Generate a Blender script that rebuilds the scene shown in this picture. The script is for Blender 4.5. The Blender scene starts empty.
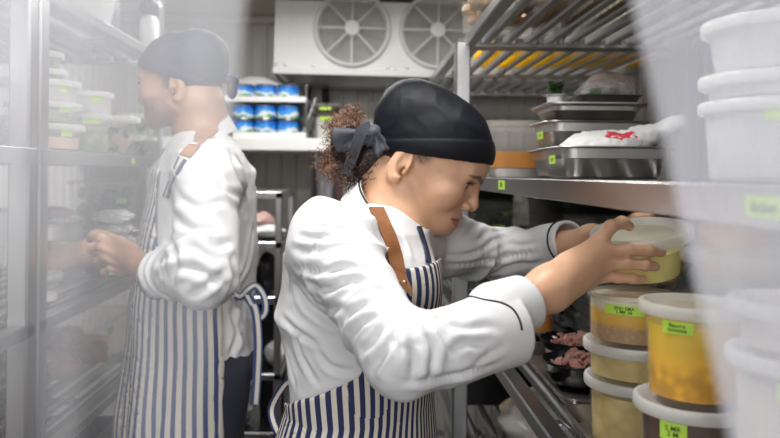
LAMP1, LAMP2, KITCH, WORLD, EXPO, STRIP = 9, 10, 40, .24, 0.52, .86
import bpy, math, random
import numpy as np
from mathutils import Vector, Matrix
C = bpy.context.scene.collection
H = 1.42                      # eye height of the camera
FPX, VX, VY, ROLL = 720.0, 362.0, 174.0, math.radians(0.6)
_c, _s = math.cos(ROLL), math.sin(ROLL)
def at(px, py, Y):
    u, v = px - VX, py - VY
    return np.array(((u*_c + v*_s)*Y/FPX, Y, H - (-u*_s + v*_c)*Y/FPX))
def V3(*a): return np.array(a, float)
rnd = random.Random(7)
# ---------------------------------------------------------------- materials
def nodes(m):
    m.use_nodes = True
    nt = m.node_tree
    return nt, nt.nodes, nt.links
def pset(b, **k):
    for n, v in k.items():
        b.inputs[n.replace('_', ' ')].default_value = v
def mat(name, col, rough=.5, metal=0., var=.06, nscale=30., bump=0., bscale=200., stretch=None, alpha=1., sss=0., coat=0., rvar=0., trans=0., ior=1.45):
    m = bpy.data.materials.new(name)
    nt, N, L = nodes(m)
    b = N['Principled BSDF']
    b.inputs['Base Color'].default_value = (*col, 1)
    pset(b, Roughness=rough, Metallic=metal, Alpha=alpha, IOR=ior)
    b.inputs['Transmission Weight'].default_value = trans
    b.inputs['Coat Weight'].default_value = coat
    if sss:
        b.inputs['Subsurface Weight'].default_value = sss
        b.inputs['Subsurface Radius'].default_value = (1., .4, .2)
        b.inputs['Subsurface Scale'].default_value = .006
    tc = N.new('ShaderNodeTexCoord'); mp = N.new('ShaderNodeMapping')
    L.new(tc.outputs['Object'], mp.inputs['Vector'])
    if stretch: mp.inputs['Scale'].default_value = stretch
    if var:
        n = N.new('ShaderNodeTexNoise'); n.inputs['Scale'].default_value = nscale; n.inputs['Detail'].default_value = 4
        L.new(mp.outputs[0], n.inputs['Vector'])
        r = N.new('ShaderNodeMapRange')
        r.inputs['From Min'].default_value = .3; r.inputs['From Max'].default_value = .7
        r.inputs['To Min'].default_value = 1-var; r.inputs['To Max'].default_value = 1+var
        L.new(n.outputs['Fac'], r.inputs['Value'])
        mx = N.new('ShaderNodeVectorMath'); mx.operation = 'SCALE'
        mx.inputs[0].default_value = col
        L.new(r.outputs[0], mx.inputs['Scale']); L.new(mx.outputs[0], b.inputs['Base Color'])
        if rvar:
            r2 = N.new('ShaderNodeMapRange'); r2.inputs['To Min'].default_value = max(.02, rough-rvar); r2.inputs['To Max'].default_value = rough+rvar
            L.new(n.outputs['Fac'], r2.inputs['Value']); L.new(r2.outputs[0], b.inputs['Roughness'])
    if bump:
        n2 = N.new('ShaderNodeTexNoise'); n2.inputs['Scale'].default_value = bscale; n2.inputs['Detail'].default_value = 3
        L.new(mp.outputs[0], n2.inputs['Vector'])
        bp = N.new('ShaderNodeBump'); bp.inputs['Strength'].default_value = bump; bp.inputs['Distance'].default_value = .002
        L.new(n2.outputs['Fac'], bp.inputs['Height']); L.new(bp.outputs[0], b.inputs['Normal'])
    return m
def filmy(name, col, clear=.5, rough=.35, transl=.5, nscale=8., stretch=(1,1,1), var=.1, haze_fade=None):
    """thin milky plastic: part clear, part white scatter"""
    m = bpy.data.materials.new(name)
    nt, N, L = nodes(m)
    b = N['Principled BSDF']; out = N['Material Output']
    b.inputs['Base Color'].default_value = (*col, 1); pset(b, Roughness=rough)
    t = N.new('ShaderNodeBsdfTranslucent'); t.inputs['Color'].default_value = (*col, 1)
    m1 = N.new('ShaderNodeMixShader'); m1.inputs[0].default_value = transl
    L.new(b.outputs[0], m1.inputs[1]); L.new(t.outputs[0], m1.inputs[2])
    tr = N.new('ShaderNodeBsdfTransparent')
    m2 = N.new('ShaderNodeMixShader')
    L.new(m1.outputs[0], m2.inputs[1]); L.new(tr.outputs[0], m2.inputs[2])
    tc = N.new('ShaderNodeTexCoord'); mp = N.new('ShaderNodeMapping'); mp.inputs['Scale'].default_value = stretch
    L.new(tc.outputs['Object'], mp.inputs['Vector'])
    n = N.new('ShaderNodeTexNoise'); n.inputs['Scale'].default_value = nscale; L.new(mp.outputs[0], n.inputs['Vector'])
    r = N.new('ShaderNodeMapRange'); r.inputs['From Min'].default_value = .3; r.inputs['From Max'].default_value = .7
    r.inputs['To Min'].default_value = clear-var; r.inputs['To Max'].default_value = clear+var
    L.new(n.outputs['Fac'], r.inputs['Value']); L.new(r.outputs[0], m2.inputs[0])
    if haze_fade:                                     # pale haze painted into the opacity, milkier above and clearer below
        z0, z1, amt = haze_fade; sp = N.new('ShaderNodeSeparateXYZ'); L.new(tc.outputs['Object'], sp.inputs[0])
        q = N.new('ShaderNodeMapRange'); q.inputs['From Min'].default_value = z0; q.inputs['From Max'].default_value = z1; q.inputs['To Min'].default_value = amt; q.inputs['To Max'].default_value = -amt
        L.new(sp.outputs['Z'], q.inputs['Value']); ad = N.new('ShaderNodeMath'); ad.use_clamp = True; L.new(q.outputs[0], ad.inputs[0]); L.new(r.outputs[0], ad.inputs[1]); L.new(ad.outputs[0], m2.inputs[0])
    L.new(m2.outputs[0], out.inputs['Surface'])
    return m
def attrmat(name, attr='Col', rough=.5, sss=0., bump=0., bscale=300., stretch=None, coat=0.):
    m = mat(name, (.8,.8,.8), rough, var=0, bump=bump, bscale=bscale, stretch=stretch, sss=sss, coat=coat)
    nt, N, L = nodes(m)
    a = N.new('ShaderNodeAttribute'); a.attribute_name = attr
    n = N.new('ShaderNodeTexNoise'); n.inputs['Scale'].default_value = 60; n.inputs['Detail'].default_value = 4
    r = N.new('ShaderNodeMapRange'); r.inputs['To Min'].default_value = .92; r.inputs['To Max'].default_value = 1.08
    tc = N.new('ShaderNodeTexCoord'); L.new(tc.outputs['Object'], n.inputs['Vector'])
    L.new(n.outputs['Fac'], r.inputs['Value'])
    mx = N.new('ShaderNodeVectorMath'); mx.operation = 'SCALE'
    L.new(a.outputs['Color'], mx.inputs[0]); L.new(r.outputs[0], mx.inputs['Scale'])
    L.new(mx.outputs[0], N['Principled BSDF'].inputs['Base Color'])
    return m
def stripemat(name, c1, c2, period, duty=.5):
    m = mat(name, c1, .85, var=0, bump=.25, bscale=900)
    nt, N, L = nodes(m)
    a = N.new('ShaderNodeAttribute'); a.attribute_name = 'u'
    d = N.new('ShaderNodeMath'); d.operation = 'DIVIDE'; d.inputs[1].default_value = period
    f = N.new('ShaderNodeMath'); f.operation = 'FRACT'
    g = N.new('ShaderNodeMath'); g.operation = 'LESS_THAN'; g.inputs[1].default_value = duty
    L.new(a.outputs['Fac'], d.inputs[0]); L.new(d.outputs[0], f.inputs[0]); L.new(f.outputs[0], g.inputs[0])
    mx = N.new('ShaderNodeMix'); mx.data_type = 'RGBA'
    mx.inputs['A'].default_value = (*c2, 1); mx.inputs['B'].default_value = (*c1, 1)
    L.new(g.outputs[0], mx.inputs['Factor']); L.new(mx.outputs['Result'], N['Principled BSDF'].inputs['Base Color'])
    return m
M = {}
M['steel'] = mat('brushed_steel', (.43,.43,.435), .30, 1., var=.10, nscale=14, stretch=(1,.12,1), rvar=.08)
M['steelv'] = mat('brushed_steel_upright', (.46,.46,.465), .34, 1., var=.10, nscale=14, stretch=(1,1,.1), rvar=.08)
M['pan'] = mat('pressed_steel', (.50,.48,.45), .40, 1., var=.10, nscale=18, rvar=.1)
M['sheet'] = mat('worn_aluminium', (.48,.45,.41), .38, 1., var=.25, nscale=25, rvar=.12)
M['tub'] = filmy('frosted_plastic', (.82,.81,.75), .92, .22, .5, var=.04)
M['tubmilk'] = filmy('milky_plastic', (.90,.90,.89), .35, .3, .5)
M['lid'] = filmy('lid_plastic', (.92,.92,.90), .14, .3, .45, var=.04)
M['lidclear'] = filmy('clear_lid_plastic', (.80,.80,.74), .68, .2, .5)
M['clear'] = filmy('clear_polycarbonate', (.70,.70,.68), .91, .12, .3, var=.03)
M['film'] = filmy('cling_film', (.86,.86,.86), .66, .15, .3, nscale=40, var=.2)
M['bagfilm'] = filmy('plastic_bag', (.86,.86,.85), .30, .22, .4, nscale=30, var=.12)
M['tape'] = mat('lime_label', (.52,.80,.09), .55, var=.05)
M['ink'] = mat('black_marker', (.015,.015,.015), .6, var=0)
M['white'] = mat('white_enamel', (.83,.83,.82), .35, var=.02)
M['whiteplast'] = mat('white_plastic', (.86,.86,.85), .4, var=.03)
M['black'] = mat('black_plastic', (.018,.018,.02), .35, var=.1)
M['rubber'] = mat('black_rubber', (.02,.02,.02), .7, var=.1)
M['card'] = mat('cardboard', (.50,.36,.22), .8, var=.12, nscale=20)
M['yellow'] = filmy('yellow_plastic', (.85,.62,.02), .06, .4, .6, var=.02)
def liquid(n, c, r=.25, var=.12, ns=25, sss=.3): return mat(n, c, r, var=var, nscale=ns, sss=sss, coat=.2)
# ---------------------------------------------------------------- mesh builders
class MB:
    def __init__(s): s.v, s.f = [], []
    def add(s, vs, fs):
        o = len(s.v); s.v += [tuple(map(float, x)) for x in vs]; s.f += [tuple(i+o for i in f) for f in fs]; return s
    def box(s, c, d, r=.0015, R=None):
        c = np.array(c, float); h = np.array(d, float)/2; r = min(r, *(h*.45))
        vs = []; idx = {}
        for sx in (-1,1):
            for sy in (-1,1):
                for sz in (-1,1):
                    sg = np.array((sx,sy,sz))
                    for ax in range(3):
                        p = sg*(h-r); p[ax] = sg[ax]*h[ax]
                        idx[(sx,sy,sz,ax)] = len(vs); vs.append(p)
        fs = []
        for ax in range(3):
            a, b = (ax+1)%3, (ax+2)%3
            for sg in (-1,1):
                q = []
                for ea, eb in ((-1,-1),(1,-1),(1,1),(-1,1)):
                    k = [0,0,0]; k[ax]=sg; k[a]=ea; k[b]=eb
                    q.append(idx[(*k,ax)])
                fs.append(q if sg > 0 else q[::-1])
        for ax in range(3):                        # edges along ax
            a, b = (ax+1)%3, (ax+2)%3
            for ea in (-1,1):
                for eb in (-1,1):
                    k0=[0,0,0];k1=[0,0,0]
                    k0[ax]=-1;k1[ax]=1
                    for k in (k0,k1): k[a]=ea;k[b]=eb
                    q=[idx[(*k0,a)],idx[(*k1,a)],idx[(*k1,b)],idx[(*k0,b)]]
                    fs.append(q[::-1] if ea*eb > 0 else q)
        for sx in (-1,1):
            for sy in (-1,1):
                for sz in (-1,1):
                    q=[idx[(sx,sy,sz,i)] for i in range(3)]
                    fs.append(q if sx*sy*sz > 0 else q[::-1])
        vs = np.array(vs)
        if R is not None: vs = vs @ np.array(R).T
        return s.add(vs + c, fs)
    def tube(s, pts, r, n=8, caps=True, closed=False, flat=1.):
        P = np.array(pts, float); m = len(P)
        rr = np.full(m, r, float) if np.isscalar(r) else np.array(r, float)
        T = np.zeros_like(P); T[1:-1] = P[2:]-P[:-2]; T[0] = P[1]-P[0]; T[-1] = P[-1]-P[-2]
        if closed: T[0] = T[-1] = P[1]-P[-1]
        T /= np.linalg.norm(T, axis=1)[:,None] + 1e-12
        u = np.cross(T[0], (0,0,1)) if abs(T[0][2]) < .9 else np.cross(T[0], (1,0,0))
        u /= np.linalg.norm(u); vs = []
        for i in range(m):
            u = u - T[i]*np.dot(u, T[i]); u /= np.linalg.norm(u) + 1e-12
            w = np.cross(T[i], u)
            for k in range(n):
                a = 2*math.pi*k/n
                vs.append(P[i] + rr[i]*(math.cos(a)*u + flat*math.sin(a)*w))
        fs = [(i*n+k, i*n+(k+1)%n, (i+1)*n+(k+1)%n, (i+1)*n+k) for i in range(m-1) for k in range(n)]
        if closed: fs += [((m-1)*n+k, (m-1)*n+(k+1)%n, (k+1)%n, k) for k in range(n)]
        elif caps: fs += [tuple(range(n))[::-1], tuple((m-1)*n+k for k in range(n))]
        return s.add(vs, fs)
    def lathe(s, prof, n=48, c=(0,0,0), wob=0.):
        vs = []; m = len(prof)
        for r, z in prof:
            for k in range(n):
                a = 2*math.pi*k/n
                vs.append((c[0]+r*math.cos(a), c[1]+r*math.sin(a), c[2]+z))
        fs = [(i*n+k, i*n+(k+1)%n, (i+1)*n+(k+1)%n, (i+1)*n+k) for i in range(m-1) for k in range(n)]
        return s.add(vs, fs)
    def rloft(s, rings, c=(0,0,0), n=6, cap0=False, cap1=False):
        """rings of (z, half x, half y, corner radius)"""
        vs = []; m = 4*n
        for z, hx, hy, r in rings:
            for q, (sx, sy) in enumerate(((1,1),(-1,1),(-1,-1),(1,-1))):
                for k in range(n):
                    a = math.pi/2*(q + k/(n-1))
                    vs.append((c[0]+sx*(hx-r)+r*math.cos(a), c[1]+sy*(hy-r)+r*math.sin(a), c[2]+z))
        fs = [(i*m+k, i*m+(k+1)%m, (i+1)*m+(k+1)%m, (i+1)*m+k) for i in range(len(rings)-1) for k in range(m)]
        if cap0: fs.append(tuple(range(m))[::-1])
        if cap1: fs.append(tuple((len(rings)-1)*m+k for k in range(m)))
        return s.add(vs, fs)
    def ribbon(s, pts, nrm, w, t=.002):
        P = np.array(pts, float); Nn = np.array(nrm, float); m = len(P)
        if Nn.ndim == 1: Nn = np.tile(Nn, (m,1))
        T = np.gradient(P, axis=0); T /= np.linalg.norm(T, axis=1)[:,None]
        B = np.cross(T, Nn); B /= np.linalg.norm(B, axis=1)[:,None]; Nn = np.cross(B, T)
        ww = np.full(m, w) if np.isscalar(w) else np.array(w)
        vs = []
        for i in range(m):
            for a, b in ((-1,-1),(1,-1),(1,1),(-1,1)):
                vs.append(P[i] + B[i]*a*ww[i]/2 + Nn[i]*b*t/2)
        fs = [(i*4+k, i*4+(k+1)%4, (i+1)*4+(k+1)%4, (i+1)*4+k) for i in range(m-1) for k in range(4)]
        fs += [(3,2,1,0), tuple((m-1)*4+k for k in range(4))]
        return s.add(vs, fs)
    def blob(s, c, r, seed=0, amp=.25, freq=1.6, n=14):
        vs = []; r = np.array(r, float)*np.ones(3)
        for i in range(n+1):
            th = math.pi*i/n
            for k in range(2*n):
                ph = math.pi*k/n
                vs.append((math.sin(th)*math.cos(ph), math.sin(th)*math.sin(ph), math.cos(th)))
        vs = np.array(vs); d = 1 + amp*gnoise(vs*freq + seed*7.31)*2
        vs = vs*d[:,None]*r + np.array(c)
        m = 2*n
        fs = [(i*m+k, (i+1)*m+k, (i+1)*m+(k+1)%m, i*m+(k+1)%m) for i in range(n) for k in range(m)]
        return s.add(vs, fs)
    def clampz(s, z0): s.v = [(x, y, max(z, z0)) for x, y, z in s.v]; return s
    def arr(s): return np.array(s.v), s.f
def mesh(name, Vv, F, m, smooth=True, attrs=None, angle=None):
    me = bpy.data.meshes.new(name)
    if isinstance(F, np.ndarray):
        n = len(F); me.vertices.add(len(Vv)); me.vertices.foreach_set('co', np.asarray(Vv, np.float32).ravel())
        me.loops.add(n*4); me.loops.foreach_set('vertex_index', F.astype(np.int32).ravel())
        me.polygons.add(n); me.polygons.foreach_set('loop_start', np.arange(0, n*4, 4, dtype=np.int32))
        me.update(calc_edges=True)
    else:
        me.from_pydata([tuple(v) for v in Vv], [], F)
    me.polygons.foreach_set('use_smooth', np.full(len(me.polygons), bool(smooth)))
    for k, a in (attrs or {}).items():
        a = np.asarray(a, np.float32)
        if a.ndim == 1:
            at_ = me.attributes.new(k, 'FLOAT', 'POINT'); at_.data.foreach_set('value', a)
        else:
            at_ = me.attributes.new(k, 'FLOAT_COLOR', 'POINT')
            at_.data.foreach_set('color', np.concatenate([a, np.ones((len(a),1), np.float32)], 1).ravel())
    if angle is not None and smooth: me.set_sharp_from_angle(angle=math.radians(angle))
    me.validate(); me.update()
    if m is not None: me.materials.append(m)
    return me
def link(name, me, parent=None, loc=(0,0,0)):
    o = bpy.data.objects.new(name, me); C.objects.link(o)
    o.location = Vector(loc)
    if parent is not None: o.parent = parent
    return o
def tag(o, label=None, cat=None, group=None, kind=None):
    if label: o['label'] = label
    if cat: o['category'] = cat
    if group: o['group'] = group
    if kind: o['kind'] = kind
    return o
def thing(name, label, cat, loc=(0,0,0), group=None, rot=None):
    o = bpy.data.objects.new(name, None); C.objects.link(o); o.empty_display_size = .05
    o.location = Vector(loc)
    if rot is not None: o.rotation_euler = rot
    return tag(o, label, cat, group)
def part(name, b, m, parent, smooth=True, angle=40, attrs=None, label=None):
    """b: an MB in the parent's own coordinates"""
    v, f = b.arr() if isinstance(b, MB) else b
    o = link(name, mesh(name, v, f, m, smooth, attrs, angle if not isinstance(f, np.ndarray) else None), parent)
    if label: o['label'] = label
    return o
def struct(name, b, m, smooth=False):
    v, f = b.arr(); return tag(link(name, mesh(name, v, f, m, smooth)), kind='structure')
def copy_tree(o, parent=None):
    c = o.copy(); C.objects.link(c)
    if parent is not None: c.parent = parent
    for ch in list(o.children): copy_tree(ch, c)
    return c
# ---------------------------------------------------------------- noise and implicit surfaces
def gnoise(p):
    p = np.asarray(p, float); i = np.floor(p).astype(np.int64); f = p - i
    w = f*f*f*(f*(f*6-15)+10); out = np.zeros(len(p))
    for dx in (0,1):
        for dy in (0,1):
            for dz in (0,1):
                h = (i[:,0]+dx)*374761393 + (i[:,1]+dy)*668265263 + (i[:,2]+dz)*2147483647
                h = (h ^ (h >> 13)) * 1274126177 & 0xffffffff; h = h ^ (h >> 16)
                gx = ((h & 1023)/511.5-1); gy = ((h >> 10 & 1023)/511.5-1); gz = ((h >> 20 & 1023)/511.5-1)
                g = gx*(f[:,0]-dx) + gy*(f[:,1]-dy) + gz*(f[:,2]-dz)
                out += g*(w[:,0] if dx else 1-w[:,0])*(w[:,1] if dy else 1-w[:,1])*(w[:,2] if dz else 1-w[:,2])
    return out
def smin(a, b, k):
    h = np.maximum(k - np.abs(a-b), 0)/k
    return np.minimum(a, b) - h*h*k*.25
def smax(a, b, k): return -smin(-a, -b, k)
def rc(p, a, b, r1, r2):
    a = np.asarray(a, float); ba = np.asarray(b, float)-a; pa = p-a
    h = np.clip(pa @ ba/np.dot(ba, ba), 0, 1)
    return np.linalg.norm(pa - h[:,None]*ba, axis=1) - (r1+(r2-r1)*h)
def ell(p, c, r, R=None):
    q = p - np.asarray(c, float)
    if R is not None: q = q @ R
    r = np.asarray(r, float)
    k0 = np.linalg.norm(q/r, axis=1); k1 = np.linalg.norm(q/(r*r), axis=1)
    return np.where(k0 < 1e-6, -r.min(), k0*(k0-1)/np.maximum(k1, 1e-9))
def sph(p, c, r): return np.linalg.norm(p-np.asarray(c, float), axis=1)-r
def stack(p, zs, cx, cy, a, b, F):
    """upright body of elliptic sections; zs rising"""
    z = p[:,2]; A = np.interp(z, zs, a); B = np.interp(z, zs, b)
    dx = p[:,0]-np.interp(z, zs, cx); dy = p[:,1]-np.interp(z, zs, cy)
    f = dx*F[0]+dy*F[1]; s = dx*F[1]-dy*F[0]
    k0 = np.sqrt((f/A)**2+(s/B)**2); k1 = np.sqrt((f/A**2)**2+(s/B**2)**2)
    d = np.where(k0 < 1e-6, -np.minimum(A, B), k0*(k0-1)/np.maximum(k1, 1e-9))
    return smax(d, np.maximum(z-zs[-1], zs[0]-z), .012)
def surf(fn, lo, hi, h, nb=20):
    lo = np.array(lo, float); hi = np.array(hi, float)
    nbk = np.ceil((hi-lo)/(h*nb)).astype(int); G = nbk*nb + 2
    bi = np.stack(np.meshgrid(*[np.arange(k) for k in nbk], indexing='ij'), -1).reshape(-1,3)
    cen = lo + (bi+.5)*nb*h; d = fn(cen); R = nb*h*.87
    bi = bi[np.abs(d) < R*1.25 + .004]
    g = np.arange(nb+1); loc = np.stack(np.meshgrid(g, g, g, indexing='ij'), -1).reshape(-1,3)
    VI, VP, Q = [], [], []
    def gid(i): return (i[:,0]*G[1] + i[:,1])*G[2] + i[:,2]
    for b in bi:
        base = b*nb
        val = fn(lo + (base+loc)*h).reshape(nb+1, nb+1, nb+1)
        ins = val < 0
        if ins.all() or not ins.any(): continue
        cnt = sum(ins[x:nb+x, y:nb+y, z:nb+z].astype(int) for x in (0,1) for y in (0,1) for z in (0,1))
        cell = np.argwhere((cnt > 0) & (cnt < 8))
        acc = np.zeros((len(cell),3)); num = np.zeros(len(cell))
        for ax in range(3):
            a1, a2 = (ax+1)%3, (ax+2)%3
            for e1 in (0,1):
                for e2 in (0,1):
                    o = np.zeros(3, int); o[a1] = e1; o[a2] = e2
                    i0 = cell+o; i1 = i0.copy(); i1[:,ax] += 1
                    v0 = val[i0[:,0],i0[:,1],i0[:,2]]; v1 = val[i1[:,0],i1[:,1],i1[:,2]]
                    cr = (v0 < 0) != (v1 < 0)
                    t = np.where(cr, v0/np.where(cr, v0-v1, 1), 0)
                    q = i0.astype(float); q[:,ax] += t
                    acc += q*cr[:,None]; num += cr
        VI.append(gid(cell+base)); VP.append(lo + (acc/num[:,None] + base)*h)
        for ax in range(3):
            a1, a2 = (ax+1)%3, (ax+2)%3
            sl0 = [slice(0,nb)]*3; sl1 = list(sl0); sl1[ax] = slice(1,nb+1)
            A, B = ins[tuple(sl0)], ins[tuple(sl1)]
            e = np.argwhere(A != B)
            if not len(e): continue
            fl = A[e[:,0],e[:,1],e[:,2]]
            q = []
            for d1, d2 in ((0,0),(-1,0),(-1,-1),(0,-1)):
                i = e + base; i = i.copy(); i[:,a1] += d1; i[:,a2] += d2; q.append(gid(i))
            q = np.stack(q, 1); q[~fl] = q[~fl][:,::-1]
            Q.append(q)
    VI = np.concatenate(VI); VP = np.concatenate(VP); Q = np.concatenate(Q)
    o = np.argsort(VI); VI = VI[o]; VP = VP[o]
    j = np.clip(np.searchsorted(VI, Q), 0, len(VI)-1); ok = (VI[j] == Q).all(1)
    return VP, j[ok]
def vnormals(Vv, F):
    n = np.cross(Vv[F[:,2]]-Vv[F[:,0]], Vv[F[:,3]]-Vv[F[:,1]]); o = np.zeros_like(Vv)
    for k in range(4): np.add.at(o, F[:,k], n)
    return o/(np.linalg.norm(o, axis=1)[:,None]+1e-12)
def project(fn, p, off=0., it=12):
    p = np.array(p, float)
    for _ in range(it):
        d = fn(p)-off; e = .001
        g = np.stack([(fn(p+V3(*(e if i==k else 0 for k in range(3))))-off-d)/e for i in range(3)], 1)
        g /= np.linalg.norm(g, axis=1)[:,None]+1e-9
        p = p - g*d[:,None]*.9
    return p, g
def spline(pts, n=24):
    P = np.array(pts, float); m = len(P); t = np.linspace(0, m-1, n); out = []
    for x in t:
        i = min(int(x), m-2); f = x-i
        p0, p1, p2, p3 = P[max(i-1,0)], P[i], P[i+1], P[min(i+2,m-1)]
        out.append(.5*((2*p1)+(p2-p0)*f+(2*p0-5*p1+4*p2-p3)*f*f+(3*p1-p0-3*p2+p3)*f**3))
    return np.array(out)
from mathutils.bvhtree import BVHTree
def drape(meshes, px, n=40, off=.002, sm=2):
    """lay a line on finished cloth: (px, py) marks found on the near side of the cloth"""
    trees = [BVHTree.FromPolygons([tuple(x) for x in v], [tuple(map(int, q)) for q in f]) for v, f in meshes]
    P, N_ = [], []
    for x, y, _ in spline([(a, b, 0) for a, b in px], n):
        o = at(x, y, .45); d = at(x, y, 2.)-o; d /= np.linalg.norm(d); best = None
        for t in trees:
            h = t.ray_cast(Vector(o), Vector(d))
            if h[0] is not None and (best is None or h[3] < best[3]): best = h
        if best is None: continue
        m_ = np.array(best[1]); m_ = m_ if np.dot(m_, d) < 0 else -m_
        P.append(np.array(best[0])+m_*off); N_.append(m_)
    P = np.array(P); N_ = np.array(N_)
    if sm:
        P = np.array([P[max(0,i-sm):i+sm+1].mean(0) for i in range(len(P))]); N_ = np.array([N_[max(0,i-2*sm):i+2*sm+1].mean(0) for i in range(len(N_))])
        N_ /= np.linalg.norm(N_, axis=1)[:,None]
    return P, N_
# ---------------------------------------------------------------- writing
def text_mesh(txt, size):
    cu = bpy.data.curves.new('writing', 'FONT'); cu.body = txt; cu.size = size; cu.align_x = 'CENTER'; cu.align_y = 'CENTER'
    cu.offset = size*.012; cu.space_line = .8
    o = bpy.data.objects.new('writing', cu); C.objects.link(o)
    dg = bpy.context.evaluated_depsgraph_get(); dg.update()
    me = o.evaluated_get(dg).to_mesh()
    v = np.array([w.co[:] for w in me.vertices]); f = [tuple(p.vertices) for p in me.polygons]
    o.evaluated_get(dg).to_mesh_clear(); bpy.data.objects.remove(o); bpy.data.curves.remove(cu)
    return v, f
def curved_label(parent, R, z, ang, w, h, txt=None, size=.008, slope=0., tilt=0.):
    """a strip of lime tape round a tub wall; R radius at z, slope dr/dz"""
    n = 14; vs = []; a = math.radians(ang)
    for t in (0, .0006):
        for j in (0,1):
            for i in range(n+1):
                x = (i/n-.5)*w; zz = z+(j-.5)*h + tilt*x; ph = a + x/R; r = R+.0004+t+slope*(zz-z)
                vs.append((r*math.cos(ph), r*math.sin(ph), zz))
    k = n+1; fs = []
    for i in range(n):
        fs.append((2*k+i, 2*k+i+1, 3*k+i+1, 3*k+i)); fs.append((i, k+i, k+i+1, i+1))
        fs.append((i, i+1, 2*k+i+1, 2*k+i)); fs.append((k+i, 3*k+i, 3*k+i+1, k+i+1))
    fs += [(0, 2*k, 3*k, k), (n, k+n, 3*k+n, 2*k+n)]
    lb = part('label', MB().add(vs, fs), M['tape'], parent, angle=30)
    if txt:
        v, f = text_mesh(txt, size)
        out = []
        for x, y, _ in v:
            zz = z+y+tilt*x; ph = a+x/R; r = R+.0014+slope*(zz-z); out.append((r*math.cos(ph), r*math.sin(ph), zz))
        part('writing', MB().add(out, f), M['ink'], lb, smooth=False)
    return lb
def flat_label(parent, c, n, w, h, txt=None, size=.008, up=(0,0,1)):
    n = Vector(n).normalized(); up = Vector(up); r = up.cross(n).normalized(); u = n.cross(r)
    R = np.array((r, u, n)).T
    lb = part('label', MB().box(np.array(c)+np.array(n)*.0006, (w,h,.0008), .0002, R), M['tape'], parent, smooth=False)
    if txt:
        v, f = text_mesh(txt, size)
        v = v @ R.T + np.array(c)+np.array(n)*.0014
        part('writing', MB().add(v, f), M['ink'], lb, smooth=False)
    return lb
# ================================================================ THE SETTING
XL, XR, YB, ZC = -1.22, .92, 3.56, H+.77
def panelmat():
    m = mat('ribbed_wall_panel', (.62,.60,.56), .42, var=.04, nscale=3)
    return m
wm = panelmat(); fm = mat('quarry_tile', (.10,.09,.085), .5, var=.25, nscale=12, bump=.3, bscale=40); cm_ = mat('ceiling_panel', (.55,.52,.46), .5, var=.05)
def ribbed(axis, x0, x1, z0, z1, pos, sgn, pitch=.075):
    """insulated panel: shallow vertical ribs; axis 'x' runs along x at y=pos"""
    b = MB(); prof = []; x = x0
    while x < x1:
        prof += [(x,0), (x+pitch*.62,0), (x+pitch*.72,.008), (x+pitch*.9,.008)]; x += pitch
    prof = [q for q in prof if q[0] < x1] + [(x1,0)]
    n = len(prof); vs = []
    for z in (z0, z1):
        for q, d in prof: vs.append((q, pos+sgn*d, z) if axis == 'x' else (pos+sgn*d, q, z))
    fs = [(i, i+1, n+i+1, n+i) for i in range(n-1)]
    o = len(vs)
    vs += [(q, pos-sgn*.08, z) if axis == 'x' else (pos-sgn*.08, q, z) for z in (z0, z1) for q in (x0, x1)]
    fs += [(o, o+2, o+3, o+1), (0, o, o+1, n-1)[:4], (n, 2*n-1, o+3, o+2), (0, n, o+2, o), (n-1, o+1, o+3, 2*n-1)]
    return b.add(vs, fs)
YF = -.35
struct('floor', MB().box(((XL+XR)/2, 1.0, -.05), (XR-XL+.3, 6.4, .1)), fm)
struct('ceiling', MB().box(((XL+XR)/2, (YB+.3)/2, ZC+.05), (XR-XL+.3, YB-.3+.2, .1)), cm_)
struct('wall_back', ribbed('x', XL, XR, 0, ZC, YB, -1), wm)
struct('wall_left', ribbed('y', .3, YB, 0, ZC, XL, 1), wm)
struct('wall_right', ribbed('y', .3, YB, 0, ZC, XR, -1), wm)
struct('trim_1', MB().box(((XL+XR)/2, YB-.03, ZC-.02), (XR-XL, .04, .04), .012), cm_)

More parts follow.
